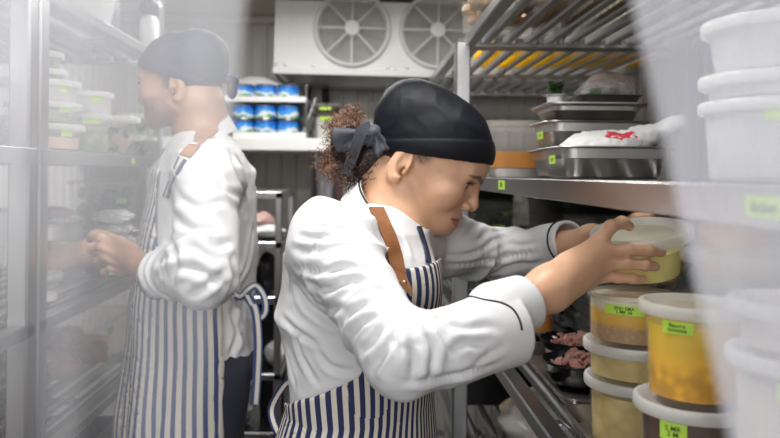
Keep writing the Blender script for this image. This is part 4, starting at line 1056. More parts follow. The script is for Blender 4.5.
def head_color(q, base, lip, male, lipamt=.75):
    f, s, u = q[:,0], np.abs(q[:,1]), q[:,2]; p = np.stack([f, s, u], 1); n = len(p)
    col = np.tile(np.array(base, float), (n,1))
    def mixin(c, w): nonlocal col; w = np.clip(w, 0, 1)[:,None]; col = col*(1-w)+np.array(c)*w
    if male:
        bd = np.clip(1-np.maximum(0, u+12)/10, 0, 1)*np.clip((f-10)/40, 0, 1)*np.clip((u+95)/15, 0, 1)
        bd *= .55+.45*np.clip(gnoise(q*.5)*2+.5, 0, 1)
        mixin((.12,.075,.055), bd*.55)
    mixin((base[0]*1.06, base[1]*.80, base[2]*.75), .5*np.clip(1-np.linalg.norm(p-V3(86,40,-2), axis=1)/26, 0, 1))
    mixin((base[0]*1.05, base[1]*.82, base[2]*.78), .5*np.clip(1-np.linalg.norm(p-V3(122,0,0), axis=1)/16, 0, 1))
    t = 1-(s/27.5)**2; hi_ = -31+6.6*np.maximum(t, 0)**.8-1.6*np.exp(-(s/3.5)**2); lo_ = -31.2-9.6*np.maximum(t, 0)**.7
    mixin(lip, np.clip(np.minimum(hi_-u, u-lo_)/1.4+.3, 0, 1)*(t > 0)*(f > 82)*lipamt)
    mixin((.12,.03,.03), np.clip(1-np.abs(u+31.2)/1.3, 0, 1)*(s < 26)*(f > 82)*.75)
    p2 = p*V3(0,1,1); b = np.minimum(rc(p2, (0,10,39.5), (0,30,45.5), 3.0, 3.2), rc(p2, (0,30,45.5), (0,51,42), 3.2, 1.2))
    br = np.clip(.8-b/1.5, 0, 1)*(f > 60)*(.7+.3*np.clip(.5+2*gnoise(q*np.array((.25,.25,.9))), 0, 1))
    mixin((.035,.02,.015), br*.92)
    lid = np.abs(np.linalg.norm(p-V3(83.5,32,26), axis=1)-13.6) < 2.6
    up = lid & (u > 26.0) & (u < 32.5) & (f > 90)
    mixin((base[0]*.62, base[1]*.5, base[2]*.45), up*.5)
    hw = np.clip((34-f)/14, 0, 1)*np.clip((f-2)/6, 0, 1)*np.clip((u-(13 if not male else -2)-.4*np.abs(f-16))/10, 0, 1)*(s > 50)*(.6+.4*np.clip(.5+2.5*gnoise(q*np.array((.5,.3,.12))), 0, 1)); mixin((.03,.017,.012), hw*.9)
    ln = ell(p, (97,33,25.4), (13,15.0,7.2)); mixin((.05,.025,.02), np.clip(.75-np.abs(ln)/1.3, 0, 1)*(u > 25.5)*.85)
    mixin((base[0]*.55, base[1]*.38, base[2]*.32), np.clip(1-np.linalg.norm((p-V3(0,73,-4))/V3(14,6,14), axis=1), 0, 1)*.8)
    mixin((.10,.045,.03), np.clip(1-np.linalg.norm((p-V3(110,6.2,-11))/V3(5,3.4,3.6), axis=1), 0, 1)*1.2)
    return col
def hat_mm(q, seed):
    f, s, u = q[:,0], q[:,1], q[:,2]
    d = ell(q, (8.5,0,56), (101.5,81,82)); d = smin(d, ell(q, (-42,0,82), (54,62,47)), 30)
    edge = 24+.44*f + .0012*(f-30)**2*0 
    off = u-edge; so = 17+(f+60)*.165
    d = d - 2.6*np.clip(1-np.abs(off-so*.5)/(so*.5+2), 0, 1)**.3*(off < so+2)          # the band stands a little proud
    d = d + 1.6*np.exp(-((off-so-1)/1.6)**2)                                            # seam groove
    fold = gnoise(np.stack([f*.010+u*.028, s*.02, u*.012-f*.026], 1)+seed)
    d = d + 3.0*fold*np.clip((off-so-2)/25, 0, 1)
    rg = 1-np.abs(gnoise(np.stack([f*.018+u*.03, s*.012, u*.02-f*.012], 1)+seed+5))*4
    d = d - 1.3*np.clip(rg, 0, 1)**2*np.clip((off-so-4)/20, 0, 1)
    d = smax(d, -off*.915, 3)
    inner = ell(q, (9,0,56), (96.5,76,78)); return smax(d, -smax(inner, off-26, 2), 2)
class Person:
    def __init__(s, label, base, O, R, scale, male):
        s.t = thing('person', label, 'person', base); s.base = np.array(base, float)
        s.O, s.R, s.k, s.male = O, R, scale, male
    def tolocal(s, p): return (p-s.O) @ s.R*(1000/s.k)
    def toworld(s, q): return np.asarray(q, float)*s.k/1000 @ s.R.T + s.O
    def head(s, p): return head_mm(s.tolocal(p), s.male)*s.k/1000
    def put(s, name, VF, m, parent=None, attrs=None, label=None, angle=None):
        v, f = VF.arr() if isinstance(VF, MB) else VF
        o = link(name, mesh(name, np.asarray(v)-s.base, f, m, True, attrs, angle), parent or s.t)
        if label: o['label'] = label
        return o
def chain(p, pts, rr, k=.006):
    d = None
    for i in range(len(pts)-1):
        e = rc(p, pts[i], pts[i+1], rr[i], rr[i+1]); d = e if d is None else smin(d, e, k)
    return d
def hand(p, wrist, mcps, fingers, radii, thumb, trad, wr=.021, kf=.009):
    """palm of metacarpals, then separate fingers"""
    c = np.mean(mcps, 0); sel = np.linalg.norm(p-c, axis=1) < .17
    out = np.full(len(p), .5)
    if not sel.any(): return out
    p = p[sel]; d = None
    for i, m in enumerate(mcps):
        w = wrist + (m-c)*.32
        e = rc(p, w, m, wr*.86, .0112 - .0006*i); d = e if d is None else smin(d, e, .018)
    th = chain(p, thumb, trad, .005); d = smin(d, th, .014)
    fg = None
    for m, fp, r in zip(mcps, fingers, radii):
        pts = [m]+list(fp); rr = [r*1.10, r*1.0, r*.95, r*.82][:len(pts)]
        e = chain(p, pts, rr, .003)
        for q_ in pts[1:-1]: e = smin(e, sph(p, q_, r*1.02), .003)
        fg = e if fg is None else np.minimum(fg, e)
    out[sel] = smin(d, fg, kf); return out
def folds(v, n, a, b, la, lc, amp, seed, mask=None, sharp=2.0):
    ax = np.array(b)-np.array(a); L_ = np.linalg.norm(ax); ax /= L_
    t = (v-a) @ ax; rad = v-a-t[:,None]*ax
    w = 1.4*gnoise(v*7+seed+9)
    q = np.concatenate([(t/la + w)[:,None], rad/lc], 1)+seed
    r = np.clip(1-np.abs(gnoise(q))*sharp*2.3, 0, 1)**1.4*np.clip(.55+1.6*gnoise(v*10+seed*3), .05, 1.25)
    return v + n*((r-.18)*amp*(1 if mask is None else mask))[:,None]
def creases(v, f, n, lines, amp, w):
    """soft valleys with a raised lip either side, traced along marks on the cloth"""
    disp = np.zeros(len(v))
    for ln in lines:
        a = 1.
        if isinstance(ln[0], (int, float)): a, ln = ln[0], ln[1]
        P, _ = drape([(v, f)], ln, 26, 0, 1)
        if len(P) < 4: continue
        lo, hi = P.min(0)-.04, P.max(0)+.04
        idx = np.where(((v > lo) & (v < hi)).all(1))[0]
        if not len(idx): continue
        D = np.linalg.norm(v[idx][:,None,:]-P[None], axis=2); k = D.argmin(1); d = D.min(1)
        t = k/(len(P)-1); e = np.sin(np.pi*np.clip(t*.92+.04, 0, 1))**.6*np.clip(1.2-np.abs(t-.5), 0, 1)
        disp[idx] += a*amp*e*(-np.exp(-(d/w)**2) + .75*np.exp(-((d-2.1*w)/(1.25*w))**2))
    return v + n*np.clip(disp, -1.6*amp, 1.3*amp)[:,None]
def crumple(v, n, sc, amp, seed):
    q = v*sc+seed; w = np.stack([gnoise(v*sc*.6+seed+3), gnoise(v*sc*.6+seed+17), gnoise(v*sc*.6+seed+31)], 1)*1.2
    return v + n*(gnoise(q+w)*amp)[:,None]
JK = mat('white_chef_cotton', (.70,.70,.71), .85, var=.02, bump=.15, bscale=1400)
PIPE = mat('black_piping', (.012,.013,.018), .6, var=.05)
STR = stripemat('navy_cream_stripes', (.020,.030,.095), (.66,.61,.52), .0136, .52)
STR2 = stripemat('navy_cream_stripes_wide', (.05,.075,.19), (.66,.62,.55), .0180, .45)
LEA = mat('tan_leather', (.22,.085,.028), .5, var=.18, nscale=60, bump=.2, bscale=300)
HATM = mat('black_satin_cotton', (.006,.007,.011), .55, var=.1, bump=.1, bscale=900)
HATM.node_tree.nodes['Principled BSDF'].inputs['Specular IOR Level'].default_value = .25
SKIN = attrmat('skin', rough=.42, sss=.12, bump=.06, bscale=500)
def eyes(P, sd, iris=(.045,.022,.012)):
    for side in sd:
        v, f = MB().lathe([(12*math.sin(a)+1e-4, -12*math.cos(a)) for a in np.linspace(0, math.pi, 25)], 32).arr()
        v = np.array(v); g = V3(1, .22, -.10); g /= np.linalg.norm(g)
        up = V3(0,0,1); x = np.cross(up, g); x /= np.linalg.norm(x); y_ = np.cross(g, x)
        w = v @ np.stack([x, y_, g]) ; ang = v[:,2]/12
        col = np.tile(V3(.78,.75,.72), (len(v),1)); col[ang > .875] = iris; col[ang > .975] = (.004,.003,.003)
        o = P.put('eye', (P.toworld(w + V3(83.6,32*side,26)), f), attrmat('eyeball', rough=.08, coat=.6), attrs={'Col': col})
        b = MB(); pts = []
        for t in np.linspace(-1, 1, 17):
            s_ = 33+12.9*t; u_ = 25.6+6.3*math.sqrt(max(0, 1-t*t)); rr = 14.1**2-(s_-32)**2-(u_-26)**2
            pts.append(P.toworld((83.5+math.sqrt(max(rr, 1)), s_*side, u_)))
        b.tube(pts, .0009, 6)
        for t in np.linspace(-.8, .95, 12):
            s_ = 33+12.6*t; u_ = 25.8+6.3*math.sqrt(max(0, 1-t*t)); q0 = V3(83.5+math.sqrt(14.1**2-(s_-32)**2-(u_-26)**2), s_, u_)
            q1 = q0+V3(5.2, 2.2*t, 1.2); q2 = q0+V3(7.5, 3.5*t, 4)
            b.tube([P.toworld(q*V3(1,side,1)) for q in (q0,q1,q2)], [.00045,.0003,.0001], 4)
        P.put('eyelashes', b, PIPE, o)
def collar(P, jk, c, axis, r0, r1, h, parent, back, gap=.0, flare=0.):
    """standing collar ring: c base centre, axis up through the neck"""
    axis = np.array(axis)/np.linalg.norm(axis); x = np.array(back, float); x -= axis*np.dot(x, axis); x /= np.linalg.norm(x); y = np.cross(axis, x)
    n = 56; vs = []; top = []
    prof = [(r0,0),(r0*.5+r1*.5+.001,h*.5),(r1,h),(r1-.0035,h+.001),(r1-.004,h-.004),(r0-.005,0)]
    ang = np.linspace(-math.pi+gap, math.pi-gap, n)
    for r, z in prof:
        for a in ang: vs.append(c + x*r*math.cos(a) + y*r*1.0*math.sin(a) + axis*(z*(.75+.25*math.cos(a))))
    m = len(prof); fs = [(i*n+k, i*n+k+1, ((i+1)%m)*n+k+1, ((i+1)%m)*n+k) for i in range(m) for k in range(n-1)]
    fs += [tuple(i*n for i in range(m)), tuple(i*n+n-1 for i in range(m))[::-1]]
    co_ = P.put('collar', MB().add(vs, fs), JK, parent, angle=60)
    pp = [c + x*(r1+.0005)*math.cos(a) + y*(r1+.0005)*math.sin(a) + axis*(h*(.75+.25*math.cos(a))+.0005) for a in ang]
    return co_, pp
def cuffpipe(ctr, axis, r, n=40, skew=0., ry=1., up=(0,0,1)):
    axis = np.array(axis)/np.linalg.norm(axis); x = np.cross(up, axis); x /= np.linalg.norm(x); y = np.cross(axis, x)
    return [ctr + x*r*math.cos(a) + y*r*ry*math.sin(a) + axis*skew*math.sin(a) for a in np.linspace(0, 2*math.pi, n+1)[:-1]]
def striped(P, fn, lo, hi, h, ctr, F, rad, name='apron', mt=None, wob=.0):
    v, f = surf(fn, lo, hi, h); 
    c = ctr(v[:,2]); dx = v[:,0]-c[:,0]; dy = v[:,1]-c[:,1]
    a = np.arctan2(dx*F[1]-dy*F[0], dx*F[0]+dy*F[1])
    return v, f, a*rad
def legs_fn(p, hipL, hipR, ankL, ankR, rt, ra):
    d = None
    for hp, an in ((hipL, ankL), (hipR, ankR)):
        kn = (hp+an)/2 + V3(0,0,.02); e = smin(rc(p, hp, kn, rt, rt*.72), rc(p, kn, an, rt*.72, ra), .03)
        d = e if d is None else smin(d, e, .02)
    return smin(d, ell(p, (hipL+hipR)/2+V3(0,0,.04), (.13,.15,.11)), .06)
def shoes(P, an, F, m):
    for a in an:
        F3 = V3(F[0],F[1],0); S3 = V3(F[1],-F[0],0); c = V3(a[0],a[1],0)
        def sf(p, c=c):
            q = np.stack([(p-c) @ F3, (p-c) @ S3, p[:,2]], 1)
            d = smin(ell(q, (.06,0,.035), (.145,.047,.045)), ell(q, (-.02,0,.06), (.07,.042,.06)), .03); return smax(d, .004-q[:,2], .006)
        P.put('shoe', surf(sf, c+(-.24,-.24,-.01), c+(.24,.24,.16), .006), m)

# ---------------------------------------------------------------- THE WOMAN
wY = -math.radians(25); WF = V3(math.cos(wY), math.sin(wY)); WR = V3(WF[1], -WF[0])
wp = Person('woman in white chef jacket, striped apron and black head scarf lifting a tub', (0,1.17,0), at(410.5,168.5,1.2), frame(-math.radians(12), math.radians(31)), 1.03, False)
S_R, E_R = at(331,246,1.035), at(403,357,.83)
W_R = at(550,288,.945); SL_end = at(509,327,.90); CF_end = at(524,305,.92)
S_L, E_L, W_L = at(446,243,1.31), at(512,256,1.40), at(592,243,1.19); CL_end = at(571,241,1.245)
NB = at(391,228,1.185)
# hands
r_mcp = [at(598,243,.993), at(603,252,.985), at(602,264.5,.983), at(598,276,.99)]
r_fin = [[at(611,226.5,.988), at(622,222.5,1.0), at(629,226,1.01)], [at(629,250,.984), at(649,250.5,.984), at(661,252,.988)],
         [at(627,263.5,.982), at(645,265,.982), at(655,266.5,.987)], [at(618,277.5,.988), at(633,278.5,.986), at(643,279.5,.990)]]
r_rad = [.0088,.0084,.0081,.0072]
r_th = [at(568,266,.965), at(580,257,1.005), at(587,250,1.045), at(591,247,1.08)]
l_mcp = [at(648,244,1.145), at(650,255,1.15), at(648,266,1.15), at(643,277,1.15)]
l_fin = [[at(672,243,1.142), at(684,238,1.112), at(686,236,1.085)], [at(674,254,1.145), at(683,254,1.115), at(680,256,1.09)],
         [at(670,267,1.145), at(679,268,1.115), at(676,269,1.09)], [at(663,279,1.145), at(672,279,1.115), at(669,279,1.092)]]
l_rad = [.0088,.0086,.0082,.0074]
l_th = [at(606,243,1.185), at(622,228,1.155), at(636,219,1.14), at(650,216,1.125)]
def w_body(p):
    d = wp.head(p)
    d = smin(d, rc(p, wp.toworld((-22,0,-25)), NB, .054, .050), .022)
    d = smin(d, rc(p, wp.toworld((8,0,-42)), NB+V3(.012,-.006,.0), .034, .042), .014)
    t = smin(rc(p, NB, V3(0,1.17,H-.22), .06, .10), rc(p, V3(0,1.17,H-.22), V3(.0,1.17,H-.46), .09, .10), .05)
    t = smin(t, rc(p, S_R, NB+V3(-.02,0,-.04), .036, .042), .03); t = smin(t, rc(p, S_L, NB+V3(-.02,.02,-.05), .032, .040), .03)
    d = smin(d, t, .03)
    a = smin(rc(p, S_R, E_R, .042, .032), rc(p, E_R, W_R, .032, .0245), .02)
    a = smin(a, hand(p, W_R, r_mcp, r_fin, r_rad, r_th, [.014,.0115,.010,.0085], .024), .018)
    b = smin(rc(p, S_L, E_L, .036, .034), rc(p, E_L, W_L, .038, .026), .02)
    b = smin(b, hand(p, W_L, l_mcp, l_fin, l_rad, l_th, [.014,.0115,.010,.0085], .022), .018)
    d = smin(d, a, .02); d = smin(d, b, .02)
    return d
v, f = surf(w_body, (-.18,.70,H-.58), (.60,1.52,H+.20), .0024)
q = wp.tolocal(v); base = (.66,.39,.25)
col = head_color(q, base, (.52,.15,.14), False, .85)
far = np.linalg.norm(q-V3(40,0,20), axis=1) > 150; col[far] = base
kn = np.min([np.linalg.norm(v-m, axis=1) for fl_ in r_fin for m in fl_[:2]], 0); w = np.clip(1-kn/.011, 0, 1)[:,None]*.45; col = col*(1-w)+np.array((.56,.25,.15))*w
kn = np.min([np.linalg.norm(v-m, axis=1) for m in r_mcp], 0); w = np.clip(1-kn/.014, 0, 1)[:,None]*.3; col = col*(1-w)+np.array((.58,.27,.16))*w
for fl_ in r_fin[1:]:
    d_ = fl_[-1]-fl_[-2]; d_ /= np.linalg.norm(d_); c_ = fl_[-1]+d_*.002+V3(.002,-.007,.0035)
    w = np.clip(1.6-np.linalg.norm((v-c_)/V3(.0075,.006,.0055), axis=1), 0, 1)[:,None]*.7; col = col*(1-w)+np.array((.66,.40,.33))*w
n_ = vnormals(v, f); armd = np.minimum(np.linalg.norm(v-W_R, axis=1), 1)
# tendons and knuckle creases on the back of the near hand
for m in r_mcp:
    ax = m-W_R; L_ = np.linalg.norm(ax); t = np.clip((v-W_R) @ ax/L_**2, 0, 1); dd = np.linalg.norm(v-W_R-t[:,None]*ax, axis=1)
    v = v + n_*(.0014*np.exp(-((dd-.019)/.006)**2)*np.exp(-((np.linalg.norm(v-W_R-t[:,None]*ax,axis=1))/.03)**2)*np.sin(np.pi*t))[:,None]*0
wbody = wp.put('body', (v, f), SKIN, attrs={'Col': col})
eyes(wp, (1,-1))
# jacket
zs = H+np.array([-.66,-.62,-.50,-.43,-.365,-.286,-.221,-.123,-.090,-.064,-.048])
tcx = np.array([-.012,-.012,-.010,-.006,.004,.001,-.004,.004,.018,.030,.038]); tcy = 1.17-np.array([0,0,0,0,0,0,0,0,.004,.008,.010])
ta = np.array([.150,.150,.132,.117,.101,.110,.120,.112,.094,.070,.052]); tb = np.array([.19,.19,.172,.158,.146,.152,.160,.160,.140,.085,.058])
def w_torso(p): return stack(p, zs, tcx, tcy, ta, tb, WF)
cutR = SL_end-E_R; cutR /= np.linalg.norm(cutR); cutL = CL_end-E_L; cutL /= np.linalg.norm(cutL); cutC = W_R-E_R; cutC /= np.linalg.norm(cutC)
NC = at(386,216,1.175); neckax = np.append(WF*.62,.78); neckax /= np.linalg.norm(neckax)
def w_jacket(p):
    d = w_torso(p)
    d = smin(d, rc(p, S_R, NB+V3(-.03,.0,-.045), .056, .052), .03)
    d = smin(d, rc(p, S_L, NB+V3(-.01,.02,-.045), .052, .052), .03)
    d = smin(d, ell(p, V3(.055,1.10,H-.175), (.055,.075,.06)), .05)
    a = smin(rc(p, S_R, E_R, .060, .043), rc(p, E_R, SL_end+cutR*.05, .045, .0495), .02)
    a = smax(a, (p-SL_end-cutR*.002) @ cutR, .003)
    a = smax(a, -np.maximum(rc(p, SL_end-cutR*.05, SL_end+cutR*.06, .0405, .0405), -(p-SL_end+cutR*.02) @ cutR), .004)
    cu = smax(rc(p, E_R*.4+W_R*.6, CF_end+cutC*.05, .040, .0325), (p-CF_end-cutC*.006) @ cutC, .003)
    cu = smax(cu, -(p-(E_R*.55+W_R*.45)) @ cutC, .003)
    cu = smax(cu, -rc(p, CF_end-cutC*.008, CF_end+cutC*.08, .0265, .0265), .003)
    a = np.minimum(a, cu)
    b = smin(rc(p, S_L, E_L, .055, .048), rc(p, E_L, CL_end+cutL*.05, .048, .034), .03)
    b = smax(b, (p-CL_end) @ cutL, .004); b = smax(b, -rc(p, CL_end-cutL*.03, CL_end+cutL*.06, .031, .030), .003)
    d = smin(d, a, .022); d = smin(d, b, .022)
    hole = rc(p, NC-neckax*.012, NC+neckax*.16, .064, .075)
    return smax(d, -hole, .004)
v, f = surf(w_jacket, (-.22,.68,H-.68), (.62,1.52,H+.02), .0029)
n_ = vnormals(v, f); v0 = v.copy()
def near(v, a, b, r0, r1): return np.clip((r1-rc(v, a, b, 0, 0))/(r1-r0), 0, 1)
mU = near(v, S_R, E_R, .075, .10); mF = near(v, E_R, SL_end, .06, .085); mL = np.maximum(near(v, S_L, E_L, .06, .08), near(v, E_L, CL_end, .055, .075))
v = folds(v, n_, S_R+V3(0,-.05,0), E_R+V3(-.05,.05,.03), .060, .26, .0115, 3., mU*(1-.7*mF), 1.6)
v = folds(v, n_, S_R+V3(.05,0,-.02), E_R+V3(-.03,0,.05), .085, .26, .0090, 13., mU*(1-.6*mF), 1.8)
v = folds(v, n_, E_R+V3(0,-.06,.05), SL_end+V3(0,.06,-.06), .11, .17, .0065, 23., mF*(1-.3*mU), 1.6)
v = folds(v, n_, S_L, E_L, .075, .2, .0095, 33., mL, 1.6)
tm = np.clip(1-mU-mF-mL, 0, 1)
v = folds(v, n_, V3(0,1.17,H-.1), V3(.06,1.12,H-.5), .16, .13, .006, 43., tm, 1.6)
WL = [[(292,248),(316,252),(342,246),(360,246)], [(294,268),(322,272),(347,268),(372,272)], [(302,280),(322,288),(338,287),(350,276)], [(326,291),(350,283),(378,279)],
      (1.2,[(295,284),(308,304),(323,316),(343,327)]), [(312,297),(325,308),(348,309)], [(341,322),(358,309),(372,301)], [(310,228),(335,229),(362,236)], [(300,236),(318,238),(338,234)],
      [(352,336),(366,322),(384,312)], [(362,352),(378,338),(392,318)], (1.2,[(372,370),(386,352),(398,326)]), [(391,330),(396,350),(386,372)], [(410,348),(414,362),(411,380)], [(426,330),(434,350),(430,376)],
      (.8,[(404,383),(440,378),(478,369),(514,356)]), (.8,[(450,353),(466,342),(490,345)]), (.7,[(440,320),(462,330),(488,326),(512,330)]), (.6,[(424,324),(452,312),(470,300)]), (.7,[(470,366),(492,352),(514,340)]),
      (.9,[(281,341),(289,359),(295,386)]), (.8,[(297,330),(300,352),(318,384)]), (.8,[(282,318),(296,330),(318,345)]), (.8,[(318,350),(330,366),(352,372)]), (.7,[(330,205),(345,214),(356,228)]), (.7,[(318,202),(322,214),(318,226)]), (.8,[(396,232),(402,246),(406,262)]),
      [(446,256),(470,254),(494,240),(512,236)], [(446,264),(484,261),(524,253),(560,254)], (.9,[(464,236),(476,226),(488,222)]), (.8,[(490,275),(518,264),(544,264)]), (.9,[(500,240),(520,246),(548,240)]), (.7,[(528,270),(545,258),(560,244)]), (.8,[(476,244),(486,234),(502,232)])]
v = crumple(v, n_, 11, .0050, 5.); v = crumple(v, n_, 30, .0012, 8.); v = creases(v, f, n_, WL, .0046, .0048)
keep = np.clip(np.minimum(np.linalg.norm(v0-SL_end, axis=1)-.060, np.linalg.norm(v0-CL_end, axis=1)-.05)/.03, 0, 1)[:,None]; v = v0*(1-keep)+v*keep
wj = wp.put('jacket', (v, f), JK); wj_v, wj_f = v, f
co_, pp = collar(wp, wj, NC-neckax*.020, neckax, .076, .069, .044, wj, -np.append(WF,0), gap=.30)
wp.put('piping', MB().tube(pp, .0016, 6), PIPE, wj)
def onj(pts, off=.001): return project(w_jacket, np.array(pts), off)[0]
wp.put('piping', MB().tube([CL_end-cutL*.014+q_ for q_ in (np.array(cuffpipe(V3(0,0,0), cutL, .0395)))], .0016, 6, closed=True), PIPE, wj)
sm = drape([(wj_v, wj_f)], [(291,264),(290,285),(292,303),(297,318)], 24, -.0003)[0]
wp.put('seam', MB().tube(sm, .0008, 5), mat('white_thread', (.6,.6,.6), .9), wj)
# apron
def ang_s(p):
    c = np.interp(p[:,2], zs, tcx), np.interp(p[:,2], zs, tcy); dx, dy = p[:,0]-c[0], p[:,1]-c[1]
    return np.degrees(np.arctan2(dx*WF[1]-dy*WF[0], dx*WF[0]+dy*WF[1])), dx*WF[1]-dy*WF[0], dx*WF[0]+dy*WF[1]
aza = np.concatenate([H+np.array([-1.02]), zs[1:]])
def w_apron(p):
    bz = np.concatenate([[H-1.00], zs[1:]]); 
    t = stack(p, bz, tcx, tcy, np.concatenate([[.165],ta[1:]])+.010, np.concatenate([[.20],tb[1:]])+.010, WF)
    t = smin(t, ell(p, V3(.055,1.10,H-.175), (.060,.080,.068)), .05)
    a, s, fw = ang_s(p); aa = np.abs(a)
    zt = H + np.interp(aa, [0,48,56,66,90,120,128,180], [-.131,-.135,-.235,-.285,-.318,-.352,-.352,-.352])
    reg = np.maximum((p[:,2]-zt)*.75, (aa-131)*.0022)
    sh = np.maximum(t, -(t+.0045)); return smax(sh, reg, .002)
v, f = surf(w_apron, (-.26,.92,H-1.0), (.26,1.42,H-.1), .0030)
a, s, fw = ang_s(v); n_ = vnormals(v, f)
u = np.radians(a)*.135 + .004*gnoise(v*np.array((5,5,9))) + .30
dz_ = np.clip((H-.33-v[:,2])/.3, 0, 1)
v = v + n_*(.006*np.sin(u*60+3*gnoise(v*4))*dz_ + .006*gnoise(v*np.array((9,9,5))))[:,None]
wa = wp.put('apron', (v, f), STR, attrs={'u': u}); wa_v, wa_f = v, f
def w_ap_surf(p): return np.minimum(w_jacket(p), w_apron(p))
JW, AW = (np.array(wj_v), wj_f), (wa_v, wa_f)
pj, gj = drape([JW, AW], [(363,181),(367,190),(373,205),(383,228),(391,250),(398,274),(404,296)], 48, .0065, 4)
wp.put('strap', MB().ribbon(pj, gj, .0235, .0034), LEA, wa, angle=40, label='brown leather neck strap')
k_ = -5; wp.put('rivet', MB().blob(pj[k_]+gj[k_]*.002, .0042, 1, 0, 1, 8), mat('antique_brass', (.35,.22,.10), .35, .9), wa)
pj2, gj2 = drape([JW, AW], [(417,226),(421,237),(425,250),(428,266)], 20, .003)
wp.put('strap', MB().ribbon(pj2, gj2, .011, .003), mat('navy_webbing', (.02,.025,.05), .7), wa, angle=40, label='dark far neck strap')
pts = drape([JW], [(466,298),(470,296.5),(484,300),(500,302.5),(512,308.5),(519,319),(522,331)], 60, .0004, 2)[0]
wp.put('piping', MB().tube(pts, .0014, 6), PIPE, wj)
loop = spline([at(299,384,1.22), at(288,382,1.24), at(277,396,1.25), at(271.5,410,1.25), at(274,424,1.24), at(282,440,1.23), at(290,452,1.22), at(300,440,1.235), at(297,415,1.235), at(300,390,1.22)], 60)
b = MB().ribbon(loop, [(.5,-.85,.1)]*60, .014, .002); vv, ff = b.arr()
wp.put('apron_tie', (vv, ff), STR, wa, attrs={'u': np.tile([0,.013,.013,0], 60)+.004}, angle=40)
# lapel edges and buttons of the jacket
# scarf
hq = lambda p: hat_mm(wp.tolocal(p), 2.)*wp.k/1000
v, f = surf(hq, wp.O-.20, wp.O+.20, .0030)
wh = wp.put('head_scarf', (v, f), HATM)
Yb = 1.165
kx = lambda x, y, d=0: at(x, y, Yb+d)
def bow(p):
    k = kx(374,131,-.004)
    def wing(c, th, hx, hz, t0, seed):
        co, si = math.cos(th), math.sin(th); q = p-c; x = q[:,0]*co+q[:,2]*si; z = -q[:,0]*si+q[:,2]*co; y = q[:,1]
        tp = np.clip(.80+.28*x/hx*t0, .35, 1.2)                        # narrows towards the knot
        e = np.stack([np.abs(x)-hx+.008, np.abs(y-.010*np.cos(x/hx*1.3))-.0045, np.abs(z)-hz*tp+.008], 1)
        return np.linalg.norm(np.maximum(e, 0), axis=1)+np.minimum(e.max(1), 0)-.008
    an = np.arctan2(p[:,2]-k[2], p[:,0]-k[0]); rr_ = np.hypot(p[:,2]-k[2], p[:,0]-k[0])
    pl = .0026*np.sin(an*11+3*gnoise(p*18))*np.clip(rr_/.02, .2, 1)
    d = np.minimum(wing(kx(354,138.5,-.008), .10, .034, .0215, -1, 1), wing(kx(378,141.5,-.014), -1.05, .021, .0165, 1, 2))+pl
    return smin(d, ell(p, k, (.012,.014,.011)), .006)
HM2 = mat('charcoal_scarf_ties', (.055,.058,.075), .6, var=.12, bump=.1, bscale=900)
wp.put('bow', surf(bow, kx(353,139)-.07, kx(365,139)+.075, .0024), HM2, wh, label='knotted bow of the scarf')
tail = spline([kx(371,127,-.012), kx(362,131,-.018), kx(357,144,-.018), kx(352,158,-.012), kx(345,174,-.005)], 24)
wp.put('scarf_tail', MB().ribbon(tail, [(.25,-.95,.1)]*24, np.linspace(.021,.0155,24), .0018), HM2, wh, angle=40)
# hair
def hairf(p):
    q = wp.tolocal(p)
    d = ell(q, (10,0,54), (99.5,76.0,83)); d = smin(d, ell(q, (-62,0,-18), (36,50,42)), 22)
    d = np.maximum(d, (q[:,0]-(-14+.30*(q[:,2]-10)))*.9); d = smax(d, (q[:,2]-(26+.44*q[:,0]))-18, 3)
    d = d*wp.k/1000
    return np.minimum(d, sph(p, at(352,146,1.205), .036))+.002*gnoise(p*160)
hv, hf = surf(hairf, wp.O-.20, wp.O+.14, .0034)
HAIR = attrmat('curly_hair', rough=.45)
hc = np.tile(V3(.020,.010,.007), (len(hv),1))
b = MB(); b.add(hv, [tuple(x) for x in hf]); cols = [hc]
rr = random.Random(4)
def curl(c0, d0, ln, turns, r, th, col):
    d0 = np.array(d0)/np.linalg.norm(d0); x = np.cross(d0, (.3,.5,.8)); x /= np.linalg.norm(x); y = np.cross(d0, x); ph = rr.uniform(0,6.28); n = int(turns*9)
    bend = np.array((rr.uniform(-.4,.4), rr.uniform(-.4,.4), rr.uniform(-.9,.1)))
    pts = []
    for i in range(n):
        t = i/(n-1); a = ph+turns*6.283*t; R_ = r*(.5+.5*min(1, t*3))
        pts.append(c0 + d0*ln*t + bend*ln*t*t*.6 + (x*math.cos(a)+y*math.sin(a))*R_)
    k0 = len(b.v); b.tube(pts, [th*(1-.6*i/(n-1)) for i in range(n)], 4); cols.append(np.tile(np.array(col), (len(b.v)-k0,1)))
for k in range(420):
    th, ph = rr.uniform(0,6.283), math.acos(rr.uniform(-1,1)); d0 = np.array((math.sin(ph)*math.cos(th), math.sin(ph)*math.sin(th), math.cos(ph)))
    if d0[0] > .55: continue
    lump = rr.random(); c_ = at(352,131,1.205) if lump < .5 else at(346,160,1.205) if lump < .8 else at(362,165,1.18)
    R0 = .032; t = rr.random(); br = rr.choice(((.16,.065,.032),(.22,.10,.05),(.10,.042,.022),(.30,.15,.085))); 
    if lump >= .8: br = (.030,.014,.010)
    curl(c_ + d0*R0*rr.uniform(.55,1.), d0+np.array((rr.uniform(-.6,.3),rr.uniform(-.5,.5),rr.uniform(-.5,.5))), rr.uniform(.018,.036), rr.uniform(1.5,3.2), rr.uniform(.003,.006), .0010, br)
vv, ff = b.arr(); wp.put('hair', (vv, ff), HAIR, attrs={'Col': np.concatenate(cols)})
